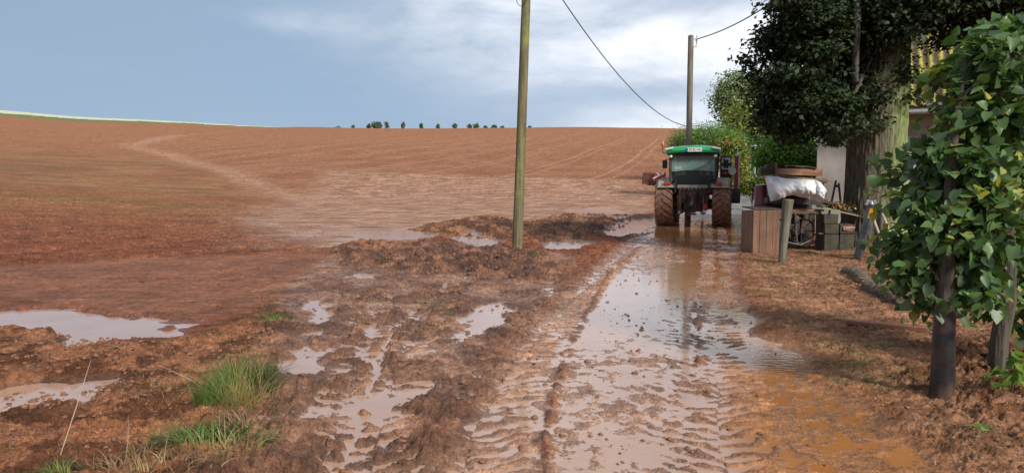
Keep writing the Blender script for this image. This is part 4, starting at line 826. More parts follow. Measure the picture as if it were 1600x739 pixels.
# bonnet and chassis
mb = MB(); mb.box((0, 2.25, 1.42), (.86, 2.5, .62), taper=.86); mb.build('bonnet', M_black, tr, bevel=.08)
mb = MB(); mb.box((0, 1.6, .82), (.52, 3.4, .42)); mb.box((0, 2.75, .66), (1.5, .22, .22)); mb.box((0, .0, .95), (.7, .9, .75)); mb.build('chassis', M_greasy, tr, bevel=.03)
MB().tube([(.56, 1.15, 1.3), (.58, 1.15, 2.3), (.58, 1.22, 2.75)], .05, 12).build('exhaust', M_greasy, tr, smooth=True)
mb = MB(); mb.tube([(-1.0, 0, .875), (1.0, 0, .875)], .17, 16); mb.lathe([(.30, -.5), (.34, -.4), (.20, -.2), (.20, .2), (.34, .4), (.30, .5)], 20, 'X', (0, 0, .9)); mb.build('rear_axle', M_greasy, tr, smooth=True)
# rear linkage: many dark castings, couplings and hoses
mb = MB()
mb.box((0, -.50, 1.02), (.60, .34, .80)); mb.box((0, -.62, 1.36), (1.02, .22, .22)); mb.box((0, -.74, 1.12), (.30, .18, .34)); mb.box((0, -.70, .74), (.22, .22, .40)); mb.box((-.32, -.62, 1.10), (.16, .2, .42)); mb.box((.32, -.62, 1.10), (.16, .2, .42))
for s in (-1, 1): mb.box((s * .50, -.45, .95), (.12, .30, .62)); mb.box((s * .42, -.60, .60), (.10, .4, .10), rot('X', -10))
mb.build('rear_casting', M_greasy, tr, bevel=.02)
for s in (-1, 1):
    MB().tube([(s * .30, -.55, .62), (s * .36, -.95, .55), (s * .42, -1.30, .56)], [.05, .045, .05], 8).build('lower_link', M_greasy, tr, smooth=True)
    MB().tube([(s * .34, -.55, 1.44), (s * .42, -.85, 1.40), (s * .44, -1.0, 1.38)], [.055, .05, .045], 8).build('lift_arm', M_greasy, tr, smooth=True)
    MB().tube([(s * .44, -1.0, 1.38), (s * .40, -1.02, .60)], .028, 8).build('lift_rod', M_greasy, tr, smooth=True)
    MB().lathe([(.03, -.05), (.07, -.03), (.07, .03), (.03, .05)], 14, 'X', (s * .42, -1.33, .56)).build('link_hook', M_steel, tr, smooth=True)
MB().tube([(0, -.75, 1.25), (.02, -1.0, 1.12), (.04, -1.05, .86)], [.04, .035, .05], 8).build('top_link', M_greasy, tr, smooth=True)
mb = MB(); mb.tube([(-.13, -.86, 1.02), (-.13, -.86, .58), (.13, -.86, .58), (.13, -.86, 1.02)], .03, 8); mb.box((0, -.86, .80), (.22, .05, .05)); mb.box((0, -.92, .50), (.34, .10, .07)); mb.build('tow_hitch', M_greasy, tr)
MB().lathe([(.09, -.1), (.09, .05), (.03, .06), (.03, .12)], 14, c=(0, -.9, .92)).build('power_shaft', M_steel, tr)
g_ = random.Random(5)
for k in range(7):
    x0 = -.36 + k * .12; mb = MB(); e = Vector((x0 + g_.uniform(-.15, .15), -.80, .85 + g_.uniform(-.1, .15)))
    mb.tube([(x0, -.74, 1.40), (x0 + .02, -.92, 1.36), ((x0 + e.x) / 2 + g_.uniform(-.06, .06), -.96, 1.15), e], .016, 6); mb.build('hydraulic_hose', M_black, tr, smooth=True)
for k in range(5): MB().lathe([(.026, -.03), (.030, 0), (.022, .05)], 10, c=(-.28 + k * .14, -.80, 1.40)).build('hose_coupling', (M_red, M_steel, M_green, M_steel, M_red)[k], tr)
mb = MB(); mb.box((.47, -1.05, .74), (.15, .10, .22)); mb.tube([(.47, -1.08, .5), (.47, -1.08, .9)], .03, 8); hb = mb.build('hitch_bracket', M_red, tr, bevel=.01)
MB().box((.46, -1.12, .60), (.12, .04, .08)).build('bracket_plate', M_white, hb, bevel=.01)
for s in (-1, 1):
    mb = MB(); mb.box((s * .86, 1.05, .72), (.34, .42, .04)); mb.box((s * .86, 1.05, 1.02), (.34, .42, .04)); mb.box((s * .72, 1.05, .87), (.03, .42, .36)); mb.build('step', M_greasy, tr)
# front linkage machine carried ahead: blade wing and striped board on the left, mast with boxes on the right
mb = MB(); mb.tube([(-1.5, 3.9, 1.5), (1.5, 3.9, 1.5)], .07, 8); mb.tube([(-.4, 3.3, .9), (-.4, 3.9, 1.5)], .05, 8); mb.tube([(.4, 3.3, .9), (.4, 3.9, 1.5)], .05, 8); mb.tube([(-1.95, 3.9, 1.80), (-1.1, 3.85, 1.70)], .06, 8)
mb.build('front_frame', M_red, tr)
mb = MB(); mb.box((-2.15, 3.9, 1.82), (.60, .06, .50), rot('Y', 4)); mb.box((-2.06, 3.9, 1.55), (.36, .08, .06)); mb.box((-1.92, 3.86, 1.80), (.08, .10, .42)); mb.build('blade_wing', M_rust, tr, bevel=.01)
m, t, b, o = bsdf('red_white_stripes'); tcn = nd(t, 'ShaderNodeTexCoord'); wv = nd(t, 'ShaderNodeTexWave', Scale=2.6, bands_direction='DIAGONAL'); wv.inputs['Distortion'].default_value = 0; t.links.new(tcn.outputs['Object'], wv.inputs['Vector'])
r = nd(t, 'ShaderNodeValToRGB'); r.color_ramp.interpolation = 'CONSTANT'; r.color_ramp.elements[0].color = (.75, .72, .70, 1); r.color_ramp.elements[1].position = .5; r.color_ramp.elements[1].color = (.55, .03, .03, 1)
t.links.new(wv.outputs['Fac'], r.inputs[0]); t.links.new(r.outputs[0], b.inputs['Base Color']); b.inputs['Roughness'].default_value = .4
MB().box((-1.62, 3.6, 1.90), (.46, .03, .34)).build('warning_board', m, tr)
MB().box((0, -.76, 1.50), (1.10, .10, .13)).build('cab_sill', M_fender, tr, bevel=.03)
mb = MB(); mb.box((-1.28, -.2, 1.86), (.52, .10, .13), rot('Y', -24)); wb_ = mb.build('loader_arm', M_red, tr, bevel=.02)
MB().box((-1.29, -.27, 1.90), (.46, .04, .05), rot('Y', -24)).build('white_strip', M_white, wb_, bevel=.01)
MB().box((1.11, 1.3, 2.10), (.42, .12, 1.15)).build('side_cabinet', M_black, tr, bevel=.02)
MB().box((1.12, 1.22, 2.50), (.33, .03, .20)).build('upper_sign_plate', M_white, tr, bevel=.008)
MB().box((1.12, 1.22, 2.22), (.31, .03, .14)).build('lower_sign_plate', M_white, tr, bevel=.008)
MB().lathe([(.02, -.07), (.10, -.05), (.12, .02), (.05, .08)], 12, c=(1.10, 1.2, 1.98)).build('red_container', M_red, tr, smooth=True)
MB().box((1.22, 1.15, 1.78), (.20, .05, .10), rot('Y', 20)).build('reflective_strip', pm('lime_strip', (.55, .68, .10), (.40, .5, .1), rough=.5), tr, bevel=.01)
ms_ = MB().box((1.52, 1.35, 2.06), (.15, .14, 1.42)).build('mast', M_red, tr, bevel=.015)
MB().box((1.61, 1.33, 2.06), (.05, .12, 1.36)).build('mast_rail', M_white, ms_, bevel=.01); MB().box((1.42, 1.33, 1.95), (.03, .10, 1.2)).build('mast_rail', M_white, ms_, bevel=.01)
MB().box((1.57, 1.3, 2.74), (.22, .14, .10), rot('Y', -30)).build('mast_head', M_white, ms_, bevel=.02)
MB().lathe([(.15, -.02), (.15, .02)], 24, c=(0, 0, 0)).build('disc', M_white, tr, loc=(1.36, 1.22, 2.10)).rotation_euler = (R(90), 0, 0)
mb = MB(); mb.box((1.42, 1.35, 1.10), (.52, .45, .50)); mb.box((1.42, 1.10, 1.10), (.40, .05, .38)); mb.box((1.3, 1.35, 1.38), (.75, .16, .10)); mb.build('weight_box', M_black, tr, bevel=.02)
# ride-on mower with a white canopy on the lawn
my = 66.0; mx_ = at(1184, 250, my)[0]; mz = float(T(mx_, my)); mw = thing('ride_on_mower', (mx_, my, mz), 'small dark green ride-on mower under a white canopy on the lawn', 'mower')
top = float(at(1184, 228, my)[2]) - mz
mb = MB(); mb.box((-.1, 0, .55), (.85, 1.5, .45), taper=.85); mb.build('body', pm('dark_teal', (.02, .07, .06), (.015, .05, .045), rough=.4), mw, bevel=.06)
MB().box((.05, 0, top), (1.15, 1.5, .10), taper=.85).build('canopy', M_white, mw, bevel=.04)
mb = MB(); [mb.tube([(sx2 * .42, sy2 * .6, .6), (sx2 * .45, sy2 * .62, top)], .03, 6) for sx2 in (-1, 1) for sy2 in (-1, 1)]; mb.build('canopy_post', M_white, mw)
MB().box((0, -.1, 1.0), (.4, .4, .5), taper=.8).build('seat', M_black, mw, bevel=.05)
for sx2 in (-1, 1):
    for sy2 in (-1, 1): MB().lathe([(.15, -.1), (.28, -.09), (.28, .09), (.15, .1)], 18, 'X', (sx2 * .42, sy2 * .55, .28)).build('wheel', M_black, mw)
#PART3
# ------------------------------------------------------------------ things piled beside the big trunk
M_ply = pm('wet_planks', (.27, .145, .075), (.12, .06, .034), scale=3.5, rough=.7, bump=.4, stretch=(3, 3, .25), dirt=(.10, .048, .03), dirtamt=.45)
M_timber = pm('timber', (.30, .155, .075), (.14, .068, .038), scale=5, rough=.75, bump=.4, stretch=(.3, 3, 3), dirt=(.50, .27, .10), dirtamt=.32)
M_darkwood = pm('dark_wet_wood', (.070, .048, .036), (.030, .022, .018), scale=6, rough=.6, bump=.5, stretch=(.3, 3, 3))
M_post = pm('weathered_post', (.22, .20, .165), (.075, .07, .055), scale=6, rough=.8, bump=.7, stretch=(3, 3, .25), dirt=(.09, .10, .05), dirtamt=.45)
M_iron = pm('old_rusty_iron', (.105, .068, .048), (.035, .026, .022), scale=9, rough=.7, bump=.5, dirt=(.17, .14, .10), dirtamt=.35)
M_block = pm('mossy_block', (.085, .066, .05), (.035, .028, .022), scale=5, rough=.9, bump=.9, dirt=(.065, .070, .03), dirtamt=.35)
def rel(o, p): return Vector([float(v) for v in p]) - o.location
# crate
cy = 16.6; ca, cb = at(1175, 395, cy), at(1217, 395, cy); cz = gz((ca[0] + cb[0]) / 2, cy); ctop = float(at(1195, 328, cy)[2]); W_ = cb[0] - ca[0]
cr = thing('wooden_crate', ((ca[0] + cb[0]) / 2, cy, cz), 'upright brown wooden crate with dark lid at the lane edge', 'crate', rz=R(3)); H = ctop - cz
for k in range(4): MB().box((-W_ / 2 + (k + .5) * W_ / 4, 0, H / 2 - .03), (W_ / 4 - .006, .025, H + .06 - .01 * (k % 2)), jit=.003).build('plank', M_ply, cr, bevel=.004)
mb = MB(); mb.box((-W_ / 2 + .02, .36, H / 2 - .04), (.03, .68, H)); mb.box((W_ / 2 - .02, .36, H / 2 - .04), (.03, .68, H)); mb.box((0, .70, H / 2 - .04), (W_, .03, H)); mb.build('side_panel', M_ply, cr)
MB().box((.0, .34, H + .03), (W_ + .0, .74, .03), rot('X', 2)).build('lid', M_darkwood, cr, bevel=.006)
# leaning post
pg = G(1221, 411, .05); pz = gz(*pg); o_ = thing('fence_post', (pg[0], pg[1], pz), 'weathered grey post leaning beside the wooden crate, thicker at its top', 'post'); tp_v = rel(o_, at(1231.5, 313, pg[1]))
trunk_mesh('shaft', [tuple(-tp_v * .1), tuple(tp_v * .5), tuple(tp_v)], [.062, .082, .102], M_post, o_, ns=28, ridge=.08, nr_=8, sub_=18); MB().lathe([(.104, -.01), (.10, .012), (.06, .022)], 18, c=tuple(tp_v)).build('cut_top', M_ply, o_)
# rusty implement frame
iy = 17.3; ia = at(1262, 390, iy); iz = gz(ia[0], iy); im_ = thing('old_farm_trailer', (ia[0], iy, iz), 'old rusty farm trailer frame with spoked wheel loaded with timber', 'trailer'); X0 = rel(im_, at(1222, 0, iy)).x; X1 = rel(im_, at(1292, 0, iy)).x; ZB = rel(im_, at(1250, 333, iy)).z
mb = MB(); mb.tube([(X0, 0, ZB), (X1, 0, ZB)], .045, 8); mb.tube([(X0, .9, ZB), (X1, .9, ZB)], .045, 8)
for x in np.linspace(X0, X1, 5): mb.tube([(x, 0, ZB), (x, .9, ZB)], .035, 8)
for x in (X0 + .08, X1 - .06): mb.tube([(x, 0, -.1), (x, 0, ZB)], .04, 8); mb.tube([(x, .9, -.1), (x, .9, ZB)], .04, 8)
mb.tube([(X0, -.02, .55), (X0 + .5, -.04, .56)], .022, 8); mb.tube([(X0 + .05, -.05, ZB - .1), (X0 + .35, -.05, .5), (X0 + .02, -.05, .3)], .02, 8); mb.tube([(X0 + .42, -.05, ZB), (X0 + .48, -.05, .1)], .03, 8); mb.build('frame', M_iron, im_)
mb = MB(); cxw = X0 + .62
mb.tube([(cxw + .30 * math.cos(a), .05, .42 + .30 * math.sin(a)) for a in np.linspace(0, 2 * math.pi, 25)], .022, 6)
for k in range(8): a = k * math.pi / 4; mb.tube([(cxw, .05, .42), (cxw + .30 * math.cos(a), .05, .42 + .30 * math.sin(a))], .012, 5)
mb.lathe([(.05, -.05), (.05, .05)], 12, c=(cxw, .05, .42)); mb.build('spoked_wheel', M_iron, im_)
mb = MB(); mb.tube([(X0 + .05, -.10, .30), (X0 + .25, -.12, .16), (X0 + .55, -.12, .10), (X0 + .8, -.10, .22), (X0 + .9, -.08, .36)], .014, 6); mb.build('hose', pm('old_hose', (.22, .20, .16), (.12, .10, .08), rough=.6), im_, smooth=True)
mb = MB(); [mb.box(((X0 + X1) / 2, .12 + k * .22, ZB + .06), (X1 - X0 + .2, .19, .035), jit=.006) for k in range(4)]; mb.build('load_bed', M_timber, im_)
mb = MB(); mb.box(((X0 + X1) / 2, .93, ZB / 2 + .25), (X1 - X0 + .35, .03, ZB + .65)); mb.build('shade_board', M_darkwood, im_)  # added dark board standing in for the shade inside the frame
for k, (dx, dz, rr_) in enumerate(((.30, .78, .07), (.48, .70, .055), (.70, .74, .08))): MB().lathe([(rr_ * .6, -.08), (rr_, -.05), (rr_, .05), (rr_ * .6, .08)], 14, c=(X0 + dx, .0, dz)).build('hub', M_iron, im_, smooth=True)
bedz = im_.location.z + ZB + .08
# timber on the bed
def timber(pa, pb, y0, y1, sx3, sz3, mat, label, name='timber_beam', cat='timber', grp='timber stacked on the old trailer'):
    a, b_ = at(pa[0], pa[1], y0), at(pb[0], pb[1], y1); mid = (a + b_) / 2; o = thing(name, mid, None, None) if 0 else None
    d = Vector(b_ - a); q_ = d.to_track_quat('X', 'Z').to_matrix(); mb = MB(); mb.box((0, 0, 0), (d.length, sx3, sz3), q_, jit=.008); o = mb.build(name, mat, loc=mid, bevel=.01)
    return tag(o, label, cat, grp)
timber((1196, 313), (1290, 316), 17.5, 17.6, .22, .14, M_darkwood, 'dark beam lowest of the stack, just under the white sheet')
timber((1200, 302), (1288, 304), 17.8, 17.8, .22, .16, M_darkwood, 'dark beam behind the white sheet, second from the bottom')
timber((1200, 290), (1284, 292), 17.8, 17.8, .24, .17, M_darkwood, 'dark beam behind the white sheet, third from the bottom')
timber((1203, 274), (1297, 283), 17.5, 17.5, .30, .035, M_timber, 'long thin plank whose end juts out towards the house wall', 'long_plank', 'plank')
timber((1203, 280), (1290, 283), 17.9, 17.9, .24, .10, M_darkwood, 'dark board under the jutting plank')
timber((1212, 268), (1283, 270), 17.8, 17.8, .18, .16, M_timber, 'thick brown beam with a pale orange worn patch on top of the stack')
timber((1188, 268), (1211, 268), 17.8, 17.8, .16, .13, M_darkwood, 'short dark beam end left of the thick brown beam')
timber((1196, 260), (1211, 259), 17.9, 17.9, .2, .09, M_black, 'small black bundle at the left end of the stack', 'plastic_bundle', 'bundle')
timber((1212.5, 274), (1213, 254), 17.68, 17.68, .05, .05, M_ply, 'short pale upright stake at the left of the thick brown beam', 'stake', 'stake')
# dark tarp over the beam
xs = np.linspace(0, 1, 24); ys = np.linspace(0, 1, 8); A0, A1 = at(1226, 262, 17.7), at(1276, 264, 17.7)
V = [(A0[0] + (A1[0] - A0[0]) * u, 17.66 + v * .34, at(1226, 262, 17.7)[2] + .03 - .03 * u + .03 * math.sin(u * 9 + v * 3) * (1 - u) - .02 * abs(v - .5) + .035 * math.sin(u * 3.1)) for v in ys for u in xs]
V2 = [(x, y, z - .02) for x, y, z in V]; n = 24; top_ = [(i * n + j, i * n + j + 1, (i + 1) * n + j + 1, (i + 1) * n + j) for i in range(7) for j in range(n - 1)]
mb = MB().add(V + V2, top_ + [tuple(192 + q for q in f[::-1]) for f in top_] + [(j, 192 + j, 193 + j, j + 1) for j in range(n - 1)]); tag(mb.build('dark_tarp', M_darkwood, smooth=True), 'dark sheet lying folded over the thick brown beam', 'tarp')
# white sheet over the timber
bot = [(1197, 276), (1198, 290), (1202, 314), (1212, 313), (1222, 309), (1238, 304), (1250, 308), (1262, 310), (1270, 311), (1280, 318), (1284, 313), (1288, 303)]
bx_ = np.interp(np.linspace(0, 1, 60), np.linspace(0, 1, 12), [p[0] for p in bot]); by_ = np.interp(np.linspace(0, 1, 60), np.linspace(0, 1, 12), [p[1] for p in bot])
tpx = np.linspace(1195, 1288, 60); tpy = np.interp(tpx, [1195, 1215, 1228, 1250, 1275, 1284, 1288], [275, 276, 279, 279, 281, 286, 296])
Vs = []
for r_ in range(34):
    v = r_ / 33
    for i in range(60):
        if v < .25:
            k_ = v / .25; p = at(tpx[i], tpy[i], 17.35 - .30 * k_); p[1] = 17.85 - .8 * k_; p[2] -= (1 - k_) * .06; p[0] = p[0]
        else:
            k_ = (v - .25) / .75; px_ = tpx[i] + (bx_[i] - tpx[i]) * k_; py_ = tpy[i] + (by_[i] - tpy[i]) * k_; p = at(px_, py_, 17.05)
            lob = abs(math.sin(math.pi * min(1, max(0, (px_ - 1196) / 38)))) if px_ < 1234 else abs(math.sin(math.pi * (px_ - 1234) / 40)) if px_ < 1274 else .5
            p[1] = 17.05 - .16 * math.sin(math.pi * k_) * (.4 + lob) - .05 * lob
        nz_ = mnoise.fractal(Vector((p[0] * 4.5 + .8 * math.sin(p[2] * 5), 3.0, p[2] * 2.6)), .8, 2.1, 4); p[1] += .085 * nz_; p[2] += .012 * nz_
        nz2 = 1 - abs(mnoise.noise(Vector((p[0] * 6 + p[2] * 7, 7.7, p[2] * 2.5 - p[0] * 3)))) * 4; p[1] -= .016 * max(0, nz2)
        Vs.append(tuple(p))
Vb = [(x, y + .022, z - .006) for x, y, z in Vs]; n = 60; k0 = 34 * 60
fs = [(i * n + j, i * n + j + 1, (i + 1) * n + j + 1, (i + 1) * n + j) for i in range(33) for j in range(n - 1)]
ed = [(33 * n + j, 33 * n + j + 1, k0 + 33 * n + j + 1, k0 + 33 * n + j) for j in range(n - 1)] + [(i * n, (i + 1) * n, k0 + (i + 1) * n, k0 + i * n) for i in range(33)] + [(i * n + n - 1, k0 + i * n + n - 1, k0 + (i + 1) * n + n - 1, (i + 1) * n + n - 1) for i in range(33)]
mb = MB().add(Vs + Vb, fs + [tuple(k0 + q for q in f[::-1]) for f in fs] + ed)
tag(mb.build('white_sheet', pm('white_plastic', (.80, .80, .80), (.68, .68, .70), scale=5, rough=.42, bump=.25, bscale=9, dirt=(.52, .44, .40), dirtamt=.25), smooth=True), 'crumpled white plastic sheet draped over the front of the timber stack', 'plastic sheet')
# red drum
dp = at(1190, 322, 18.3); dz_ = gz(dp[0], 18.3); dr = thing('red_drum', (dp[0], 18.3, dz_), 'red plastic drum standing behind the wooden crate', 'drum'); Hd = float(at(1190, 289, 18.3)[2]) - dz_
MB().lathe([(.17, 0), (.18, .03), (.18, Hd * .3), (.187, Hd * .31), (.187, Hd * .34), (.18, Hd * .35), (.18, Hd * .66), (.187, Hd * .67), (.187, Hd * .70), (.18, Hd * .71), (.18, Hd - .06), (.15, Hd - .01)], 28).build('barrel', pm('red_plastic', (.20, .028, .022), (.12, .02, .018), rough=.35, bump=.1, dirt=(.20, .12, .10), dirtamt=.3), dr, smooth=True)
MB().lathe([(.15, 0), (.16, .02), (.04, .03)], 24, c=(0, 0, Hd - .01)).build('lid', M_white, dr)
# stone blocks
words = [('bottom left', 'bottom right'), ('middle left', 'middle right with broken face'), ('top left', 'top right')]
for r_, (ya, yb) in enumerate(((366, 386), (350, 366), (335, 350))):
    for c_, (xa, xb) in enumerate(((1287, 1311), (1312, 1336))):
        if r_ == 2 and c_ == 1: continue
        a, b_ = at(xa, yb, 16.9), at(xb, ya, 16.9); cx_, cz_ = (a[0] + b_[0]) / 2, (a[2] + b_[2]) / 2; zz = gz(cx_, 17.1) if r_ == 0 else None
        h_ = b_[2] - a[2] - .008
        if r_ == 0: h_ += .18; cz_ -= .09
        mb = MB(); mb.box((0, 0, 0), (b_[0] - a[0] - .01, .40, h_), rot('Z', random.uniform(-3, 3)), jit=.014); o = mb.build('concrete_block', M_block, loc=(cx_, 17.1 + random.uniform(-.03, .03), cz_), bevel=.018)
        tag(o, 'mossy concrete block, %s in the stack by the big trunk' % words[r_][c_], 'block', 'concrete blocks stacked beside the big trunk')
        if (r_, c_) == (1, 1): MB().box((.02, -.21, 0), (.24, .03, .13), rot('Y', 12), jit=.03).build('broken_face', pm('broken_brick', (.42, .26, .19), (.25, .10, .07), scale=9, rough=.9, bump=.8), o, bevel=.01)
# mossy boards sloping down over the blocks
def slope_board(pa, pb, y, wdt, th_, mat, label):
    a, b_ = at(*pa, y), at(*pb, y); mid = (a + b_) / 2; d = Vector(b_ - a); mb = MB(); q_ = d.to_track_quat('X', 'Z').to_matrix(); mb.box((0, 0, 0), (d.length, wdt, th_), q_, jit=.012)
    return tag(mb.build('sloping_board', mat, loc=mid, bevel=.006), label, 'board', 'boards sloping over the blocks')
M_mossb = pm('mossy_board', (.25, .28, .10), (.16, .13, .07), scale=7, rough=.85, bump=.6)
slope_board((1284, 324), (1340, 338), 16.95, .16, .03, M_mossb, 'moss green board sloping over the blocks, the front one')
slope_board((1288, 317), (1352, 342), 17.15, .14, .03, M_darkwood, 'dark board sloping over the blocks, the rear one')
slope_board((1280, 322), (1328, 328), 17.3, .30, .04, M_darkwood, 'flat dark board under the sloping mossy board')
bk = at(1306, 321, 17.1); C_, O_ = blob_pts([(bk[0], 17.1, bk[2], .40, .16, .05, 260)], 6, 91, clump=.05)
lp_ = thing('leaf_litter', tuple(bk), 'brown and green fallen leaves heaped on the sloping boards', 'leaves'); leaf_mesh('leaves', C_, O_, .07, 'simple', leafmat('litter', (.16, .07, .03), (.36, .17, .08), tint=(.22, .34, .08), tamt=.3, trans=.1), lp_, seed=9, loc=lp_.location)
lp_['kind'] = 'stuff'
# two bars leaning on the wall
for (a, b_, lab) in (((1306, 283), (1298, 322), 'left one of two dark iron bars leaning between white sheet and big trunk'), ((1310.5, 287), (1314, 322), 'right one of two dark iron bars leaning between white sheet and big trunk')):
    p_, q_ = at(*a, 19.2), at(*b_, 18.6); zz = gz(q_[0], q_[1]); d = (q_ - p_); q2_ = q_ + d * ((zz - q_[2]) / d[2]); mb = MB(); mb.tube([Vector(p_ - q2_), Vector((0, 0, 0))], .028, 8)
    if 'left' in lab: mb.box(tuple(p_ - q2_ + np.array((.02, 0, -.13))), (.09, .04, .06))
    tag(mb.build('iron_bar', M_iron, loc=q2_), lab, 'iron bar', 'iron bars leaning beside the big trunk')
# drawbar with amber reflector
dy = 14.9; ft = at(1340, 396, dy); fz = gz(ft[0], dy); db = thing('drawbar', (ft[0], dy, fz), 'dark steel drawbar with amber reflector propped against the big trunk', 'drawbar'); tpv = rel(db, at(1361, 322, dy + .35)); 
d = tpv.copy(); q_ = d.to_track_quat('Z', 'Y').to_matrix(); mb = MB(); mb.box(tuple(d * .5), (.15, .09, d.length), q_); mb.build('beam', pm('grey_steel', (.075, .072, .072), (.04, .038, .038), scale=7, rough=.55, bump=.2, dirt=(.14, .09, .06), dirtamt=.35), db, bevel=.012)
MB().box(tuple(d * .86 + Vector((.0, -.062, 0))), (.085, .02, .24), q_).build('reflector', pm('amber', (.80, .36, .02), (.70, .28, .015), rough=.3, bump=0), db, bevel=.012)
mb = MB(); mb.lathe([(.05, 0), (.07, .03), (.05, .08), (.03, .12)], 14, c=tuple(d * 1.0)); mb.box(tuple(d * 1.04 + Vector((-.09, 0, .02))), (.09, .06, .12), rot('Y', 20)); mb.box(tuple(d * 1.04 + Vector((.07, 0, .03))), (.07, .06, .10), rot('Y', -15)); mb.build('coupling', M_steel, db, bevel=.01)
a, b_ = at(1374, 326, dy + .3), at(1371, 400, dy + .1); mb = MB(); mb.tube([rel(db, a), rel(db, b_)], [.06, .05], 4); mb.box(tuple(rel(db, at(1372, 327, dy + .3))), (.20, .12, .03)); mb.build('support_leg', M_black, db)
M_pale = pm('peeled_wood', (.58, .46, .33), (.40, .29, .19), scale=8, rough=.7, bump=.2)
for a, b_, lab in (((1363, 337), (1397, 436), 'left one of two pale peeled sticks beside the drawbar'), ((1379, 334), (1404, 400), 'right one of two pale peeled sticks beside the drawbar')):
    p_ = at(*a, 14.8); q_ = at(*b_, 13.9); zz = gz(q_[0], q_[1]); d = q_ - p_; q2_ = q_ + d * ((zz - q_[2]) / d[2]); tag(MB().tube([Vector(p_ - q2_), Vector((p_ - q2_) * .5) + Vector((.01, 0, 0)), Vector((0, 0, 0))], [.022, .026, .024], 8).build('stick', M_pale, loc=q2_, smooth=True), lab, 'stick', 'pale sticks leaning on the big trunk')
# half-buried edging roll
a, b_ = G(1322, 425, .05), G(1405, 478, .05); za, zb_ = gz(*a) + .07, gz(*b_) + .07; n = 120; P0, P1 = np.array([*a, za]), np.array([*b_, zb_]); ax = Vector(P1 - P0).normalized(); si = Vector((-ax.y, ax.x, 0)).normalized(); upv = ax.cross(si) * -1
er = []
for i in range(n):
    s_ = i / (n - 1); c0 = Vector(P1 - P0) * s_; rr0 = .095 * (1 + .06 * math.sin(s_ * 21)) * (1 if 1 < i < n - 2 else .55)
    for k_ in range(22):
        th = 2 * math.pi * k_ / 22; rr1 = rr0 * (1 + .24 * math.sin(i * .9 + 2.2 * th + 1.5 * mnoise.noise(Vector((s_ * 14, th, 0)))) + .08 * mnoise.noise(Vector((s_ * 20, th * 2, 3)))); er.append(tuple(c0 + (si * math.cos(th) + upv * math.sin(th)) * rr1 + Vector((0, 0, -.055 + .02 * math.sin(s_ * 9))) + si * .04 * math.sin(s_ * 7)))
mb = MB().add(er, [(i * 22 + k_, i * 22 + (k_ + 1) % 22, (i + 1) * 22 + (k_ + 1) % 22, (i + 1) * 22 + k_) for i in range(n - 1) for k_ in range(22)] + [tuple(range(21, -1, -1)), tuple(range((n - 1) * 22, n * 22))])
tag(mb.build('edging_roll', pm('woven_fibre', (.20, .135, .095), (.06, .04, .028), scale=16, rough=.9, bump=.9, stretch=(1, 1, 2)), loc=P0, smooth=True), 'half buried grey brown ribbed fibre roll lying in the mud under the leaves', 'edging roll')
# plank on the ground
a, b_ = G(1322, 503, .08), G(1450, 512, .1); za = max(gz(*a), gz(*b_), gz(*((a + b_) / 2))) + .012; v = Vector((b_[0] - a[0], b_[1] - a[1], 0)); q_ = v.to_track_quat('X', 'Z').to_matrix()
mb = MB(); mb.box((v.length / 2 * v.normalized().x, v.length / 2 * v.normalized().y, 0), (v.length, .12, .05), q_, jit=.004); tag(mb.build('ground_board', pm('red_brown_board', (.30, .125, .07), (.19, .075, .045), scale=6, rough=.6, bump=.3, stretch=(.4, 3, 3)), loc=(a[0], a[1], za), bevel=.005), 'red brown board lying on the muddy bank below the fibre roll', 'board')

# ------------------------------------------------------------------ grass, stalks, lumps of mud, stones
M_grass = leafmat('grass_blades', (.045, .085, .02), (.15, .23, .055), tint=(.42, .34, .14), tamt=.34, trans=.35, rough=.45, noise_s=3)
M_straw = leafmat('straw', (.16, .095, .05), (.34, .22, .11), tint=(.50, .38, .20), tamt=.2, trans=.2, rough=.7, noise_s=3)
def blades(C, H, lean, wd, seed):
    """C (n,3) roots, H lengths, lean (n,2) horizontal bend"""
    g = np.random.default_rng(seed); n = len(C); k = 5; t_ = np.linspace(0, 1, k)[None, :, None]; th = g.random(n) * np.pi; sd = np.stack([np.cos(th), np.sin(th), np.zeros(n)], -1)[:, None, :]
    le = np.concatenate([lean, np.zeros((n, 1))], 1)[:, None, :]; hh = H[:, None, None]; mag = np.linalg.norm(le, axis=2, keepdims=True)
    c = C[:, None, :] + le * hh * t_ ** 1.8 + np.array([0, 0, 1.0]) * hh * (t_ - .42 * np.clip(mag, 0, 1.6) * t_ ** 2.4)
    wv_ = (wd[:, None, None] if hasattr(wd, 'shape') else wd) * (1 - t_ ** 1.5 * .92)
    V = np.stack([c - sd * wv_, c + sd * wv_], 2).reshape(n, k * 2, 3); f = np.array([(2 * i, 2 * i + 1, 2 * i + 3, 2 * i + 2) for i in range(k - 1)])
    return V.reshape(-1, 3), (f[None] + (np.arange(n) * k * 2)[:, None, None]).reshape(-1, 4), np.repeat(g.random(n), k * 2)
